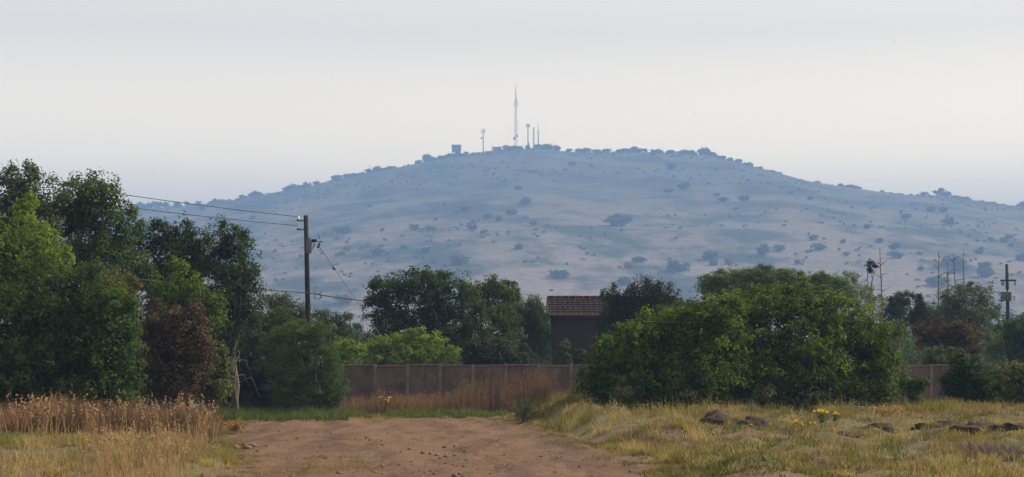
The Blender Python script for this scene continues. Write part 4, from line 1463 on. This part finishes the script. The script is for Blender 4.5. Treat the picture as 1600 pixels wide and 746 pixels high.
e, H = lattice('radio_mast', 'tallest lattice radio mast on the top of the hill', 806, 156, 2.5, 1.2, 0.11, 0.055, 16)
gq = Geo()
gq.tube([(0, 0, H), (0, 0, H + 6), (0, 0, H + 9.5), (0, 0, H + 13.5)], [0.34, 0.26, 0.14, 0.05], 8)
gq.tube([(-1.2, 0, H + 5.5), (1.2, 0, H + 5.5)], .12, 5)
gq.tube([(0, -1.2, H + 3.5), (0, 1.2, H + 3.5)], .12, 5)
gq.build('top_antenna', M['mast_paint'], e)
panels(e, H - 3.2, 4.2, 1.5, wd=0.28)
dish(e, -1.3, 8.5, 1.0)
dish(e, 0.9, 10.5, 0.8)
dish(e, 0.2, H - 0.6, 0.7)
gq = Geo()
for a in (90, 210, 330):
    p = (11 * math.cos(R(a)), 11 * math.sin(R(a)), -2.0)
    gq.tube([(0, 0, H * .62), p], .05, 4)
gq.build('guy_wire', M['mast_paint'], e)


def monopole(label, px, py_top, r, pan):
    b = hbase(px)
    e = empty('antenna_pole', b)
    tag(e, label, 'mast', 'masts on the hilltop')
    H = (at(px, py_top, HD).z - b.z) / HK
    e.scale = (HK, HK, HK)
    gq = Geo()
    gq.tube([(0, 0, 0), (0, 0, H * .5), (0, 0, H)], [r, r * .85, r * .7], 8)
    gq.build('mast_pole', M['mast_paint'], e, True)
    panels(e, H - pan[0] / 2, pan[0], pan[1], 3, wd=pan[2])
    return e, H


e, H = monopole('lone antenna pole between the tank and the tallest mast', 755, 202, 0.42, (3.2, 1.3, 0.45))
dish(e, -1.4, H * .62, 0.7)
e, H = monopole('antenna pole with a ring of dark panels right of the tallest mast', 825, 194, 0.48, (2.6, 1.2, 0.6))
dish(e, 0.6, H * .2, 0.7)
lattice('radio_mast', 'short faint lattice mast between two slim ones on the hilltop', 834, 199, 1.3, 1.0, 0.12, 0.06, 9)
e, H = lattice('radio_mast', 'slim whip-topped mast, rightmost on the hilltop', 841, 203, 1.0, 0.6, 0.13, 0.06, 9)
gq = Geo()
gq.tube([(0, 0, H), (0, 0, H + 3), (0, 0, H + 6.5)], [0.22, 0.14, 0.06], 6)
gq.build('whip', M['mast_paint'], e)
b = hbase(577)
e = empty('antenna_pole', b)
tag(e, 'tiny thin pole on the left shoulder of the hill skyline', 'mast')
gq = Geo(); gq.tube([(0, 0, 0), (0, 0, at(577, 257, HD).z - b.z)], .32, 6); gq.build('mast_pole', M['mast_paint'], e)

b = hbase(713)
e = empty('water_tank', b)
tag(e, 'boxy dark water tank on the hilltop left of the masts', 'water tank')
H = (at(713, 227, HD).z - b.z) / HK
e.scale = (HK, HK, HK)
gq = Geo()
gq.box((0, 0, H - 2.6), (7.0, 6.0, 4.6), R(4), 0.15)
tk = gq.build('tank', M['tank'], e)
gq = Geo()
gq.box((0, 0, H - 0.2), (7.5, 6.5, 0.3), R(4), 0.05)
gq.build('lid', M['tank'], tk)
for sx in (-2.7, 2.7):
    for sy in (-2.2, 2.2):
        gq = Geo()
        gq.box((sx, sy, (H - 4.9) / 2 - 1), (0.9, 0.9, H - 4.9 + 2), R(4))
        gq.build('leg', M['tank'], e)
gq = Geo()
gq.box((0.4, 0, (H - 4.9) / 2 - 1), (3.6, 3.0, H - 4.9 + 1.8), R(4))
gq.build('pump_room', M['tank'], e)

# ------------------------------------------------------------------ trees on the hill
def hill_proto(seed):
    global rng
    rng = np.random.default_rng(seed)
    k = rng.integers(3, 6)
    lb = [(rng.uniform(-.42, .42), rng.uniform(-.35, .35), rng.uniform(.45, .85), rng.uniform(.4, .65), rng.uniform(.4, .6), rng.uniform(.3, .45)) for _ in range(k)]
    C, N, T, cen = crown_points(lb, 0.2, 8, 9, 0.5)
    V, Q, t = leaves(C, N, 0.22, 0.17, T)
    gq = Geo()
    gq.tube([(0, 0, -.3), (0.02, 0, .3), (0, 0.02, .6)], [.07, .06, .03], 5, False)
    v2, q2 = np.concatenate(gq.v), np.concatenate(gq.q)
    return mesh('hillside_tree', np.concatenate([V, v2]), np.concatenate([Q, q2 + len(V)]), M['hill_leaf'], None, False, {'tone': np.concatenate([t, np.zeros(len(v2))])})


hp = [hill_proto(300 + k) for k in range(7)]
used = set()
rh = random.Random(11)


def hill_tree(x, y, s_, wide, label, group=None):
    k = rh.randrange(7)
    if k in used:
        o = hp[k].copy()
        COL.objects.link(o)
    else:
        used.add(k)
        o = hp[k]
    o.location = (x, y, float(hz(x, y)) - 0.08 * s_)
    o.scale = (s_ * wide, s_ * wide, s_)
    o.rotation_euler = (0, 0, rh.uniform(0, 6.28))
    tag(o, label, 'tree', group)


SK = 'small hazy tree on the skyline ridge of the hill'
for px, sz, wd in [(222, 8, 1.3), (236, 7, 1.3), (250, 8, 1.3), (262, 7, 1.2), (283, 6, 1.3), (296, 6, 1.3), (312, 5, 1.2), (380, 5, 1.3), (398, 6, 1.3), (410, 5, 1.3), (447, 6, 1.5), (458, 7, 1.4), (482, 6, 1.4),
                   (495, 5, 1.4), (528, 7, 1.5), (550, 5, 1.3), (575, 6, 1.5), (592, 6, 1.4), (612, 4, 1.3), (668, 8, 1.4), (690, 5, 1.4), (728, 4, 1.5), (778, 6, 1.6), (795, 6, 1.5), (812, 5, 1.4), (840, 6, 1.4), (856, 7, 1.4), (868, 7, 1.2),
                   (912, 4, 1), (936, 4, .9), (968, 4, 1.6), (992, 6, 1.7), (1008, 5, 1.5), (1028, 5, 1.5), (1046, 6, 1.5), (1078, 6, 1.5), (1097, 8, 1.5), (1110, 7, 1.4), (1130, 5, 1.4), (1152, 5, 1.4), (1170, 5, 1.4), (1188, 5, 1.3),
                   (1205, 6, 1.4), (1214, 6, 1.2), (1250, 5, 1.2), (1278, 6, 1.2), (1296, 4, 1.5), (1313, 6, 1.2), (1378, 4, 1), (1445, 5, 1.6), (1462, 9, 1.2), (1472, 7, 1.3), (1492, 6, 1.5), (1504, 7, 1.5), (1525, 5, 1.3), (1582, 4, 1.2), (1597, 7, 1.2)]:
    x = at(px, 300, YR - 14).x
    hill_tree(x, rh.uniform(YR - 45, YR - 4), sz * 0.62 * HK, wd * 0.9, SK, 'trees on the skyline ridge')
for k in range(120):
    px = rh.uniform(215, 1600) if k % 3 else rh.uniform(450, 1220)
    hill_tree(at(px, 300, YR - 18).x, rh.uniform(YR - 50, YR + 20), HK * rh.choice((1.3, 1.6, 2.0, 2.6, 3.2)), rh.uniform(1.2, 2.0), SK, 'trees on the skyline ridge')
NOTE = [(970, 354, 11, 1.5, 'largest dark round tree in the middle of the hillside'), (540, 474, 7, 1.4, 'lone round tree low on the slope right of the power pole'),
        (713, 414, 8, 1.4, 'round tree low on the slope above the big spreading tree'), (1060, 424, 8, 1.7, 'wide tree low on the slope above the umbrella thorn'),
        (875, 436, 7, 1.7, 'wide low tree on the slope above the house'), (812, 390, 5, 1.1, 'small round tree standing alone at mid slope'),
        (975, 446, 7, 1.1, 'upright tree at the foot of the slope above the blackish tree')]
for px, py, s_, w_, lab in NOTE:
    x, y, z = on_hill(px, py)
    hill_tree(x, y, s_ * y / YR * 0.92 * HK, w_, lab)
n_ = 0
SLO = 'small hazy bush scattered on the open hillside'
CL = [(1140, 308, 40, 6), (1030, 290, 30, 5), (775, 276, 25, 6), (740, 320, 60, 10), (640, 380, 80, 12), (560, 390, 40, 8), (820, 350, 60, 8), (1230, 400, 50, 8), (1320, 370, 60, 8), (1340, 390, 40, 8),
      (1450, 320, 50, 8), (1420, 350, 50, 8), (1570, 380, 40, 12), (1540, 410, 40, 12), (1490, 430, 50, 10), (890, 260, 60, 8), (1000, 260, 60, 8), (1230, 310, 50, 6), (990, 415, 20, 5), (1130, 405, 40, 6), (700, 350, 50, 8), (450, 370, 60, 6), (350, 340, 60, 6)]
for cx, cy, sp, cnt in CL:
    for _ in range(int(cnt * 0.5)):
        px, py = rh.gauss(cx, sp * .9), rh.gauss(cy, sp * 0.26)
        x, y, z = on_hill(px, py)
        if y > YR - 54: continue
        hill_tree(x, y, HK * rh.choice((1.4, 1.8, 2.2, 2.8, 3.4)) * rh.uniform(.8, 1.2), rh.uniform(1.0, 1.9), SLO, 'bushes on the hillside')
        n_ += 1
        if n_ > 180: break

# low scrub all over the hill, too fine to count
rng = np.random.default_rng(77)
n_s = 6500
xs_, ys_ = (rng.random(n_s) - .5) * 1500 * HK, HK * (620 + 885 * rng.random(n_s) ** 0.8)
ridge_ = rng.random(n_s) < 0.13
ys_[ridge_] = YR - 54 + 54 * rng.random(ridge_.sum())
den = fbm(xs_ / 200, ys_ / 150, 150, 3) + 0.25 * ss(900 * HK, 1450 * HK, ys_)
ok = (den > 0.10 + 0.25 * (rng.random(n_s) - .5)) | ridge_
xs_, ys_ = xs_[ok], ys_[ok]
r_ = HK * (0.5 + 0.8 * rng.random(len(xs_)) ** 1.5)
nlf = 11
i_ = np.repeat(np.arange(len(xs_)), nlf)
e_ = unit(rng.normal(size=(len(i_), 3)))
C = np.stack([xs_, ys_, hz(xs_, ys_) + 0.45 * r_], 1)[i_] + e_ * r_[i_][:, None] * np.array([1.2, 1.2, .6]) * (0.5 + 0.5 * rng.random((len(i_), 1)))
V, Q, t = leaves(C, unit(e_ + .4 * rng.normal(size=e_.shape)), 1.3 * HK, 0.9 * HK, rng.random(len(i_)))
tag(mesh('hillside_scrub', V, Q, M['hill_leaf'], None, False, {'tone': t}), kind='stuff')

# ------------------------------------------------------------------ birds
def bird(px, py, D, span, rz, label):
    e = empty('bird', at(px, py, D), rz)
    tag(e, label, 'bird', 'birds in the sky')
    gq = Geo()
    gq.tube([(0, -.3 * span, 0), (0, -.12 * span, 0.01), (0, .1 * span, 0), (0, .32 * span, 0)], [0.015 * span, .08 * span, .07 * span, .01 * span], 8)
    gq.build('body', M['bird'], e, True)
    for s_ in (-1, 1):
        w = [(0, -.1, .02), (0, .08, .02), (s_ * .25, .06, .12), (s_ * .25, -.12, .12), (s_ * .5, -.02, .04), (s_ * .5, -.06, .04)]
        mesh('wing', np.array(w) * span, np.array([(0, 1, 2, 3), (3, 2, 4, 5)]), M['bird'], e)


bird(1047, 155, 160, 0.24, 1.2, 'small bird in the sky right of the masts')
bird(1085, 177, 170, 0.26, 1.0, 'small bird in the sky lowest above the hill')
bird(1398, 66, 150, 0.22, 0.6, 'small bird in the upper right of the sky')

# ------------------------------------------------------------------ haze
hm = bpy.data.materials.new('haze')
hm.use_nodes = True
hn = hm.node_tree
hn.nodes.clear()
ho = hn.nodes.new('ShaderNodeOutputMaterial')
hv = hn.nodes.new('ShaderNodeVolumePrincipled')
hv.inputs['Color'].default_value = (*HAZE_COLOR, 1)
hv.inputs['Absorption Color'].default_value = (0, 0, 0, 1)
hv.inputs['Density'].default_value = HAZE_DENSITY
hv.inputs['Anisotropy'].default_value = 0.0
hn.links.new(hv.outputs['Volume'], ho.inputs['Volume'])
gq = Geo()
gq.box((0, 2600, 206), (9000, 7600, 420))
hb = gq.build('haze', hm)
tag(hb, kind='stuff')
print('objects', len(COL.objects), 'faces', sum(len(o.data.polygons) for o in COL.objects if o.type == 'MESH'))
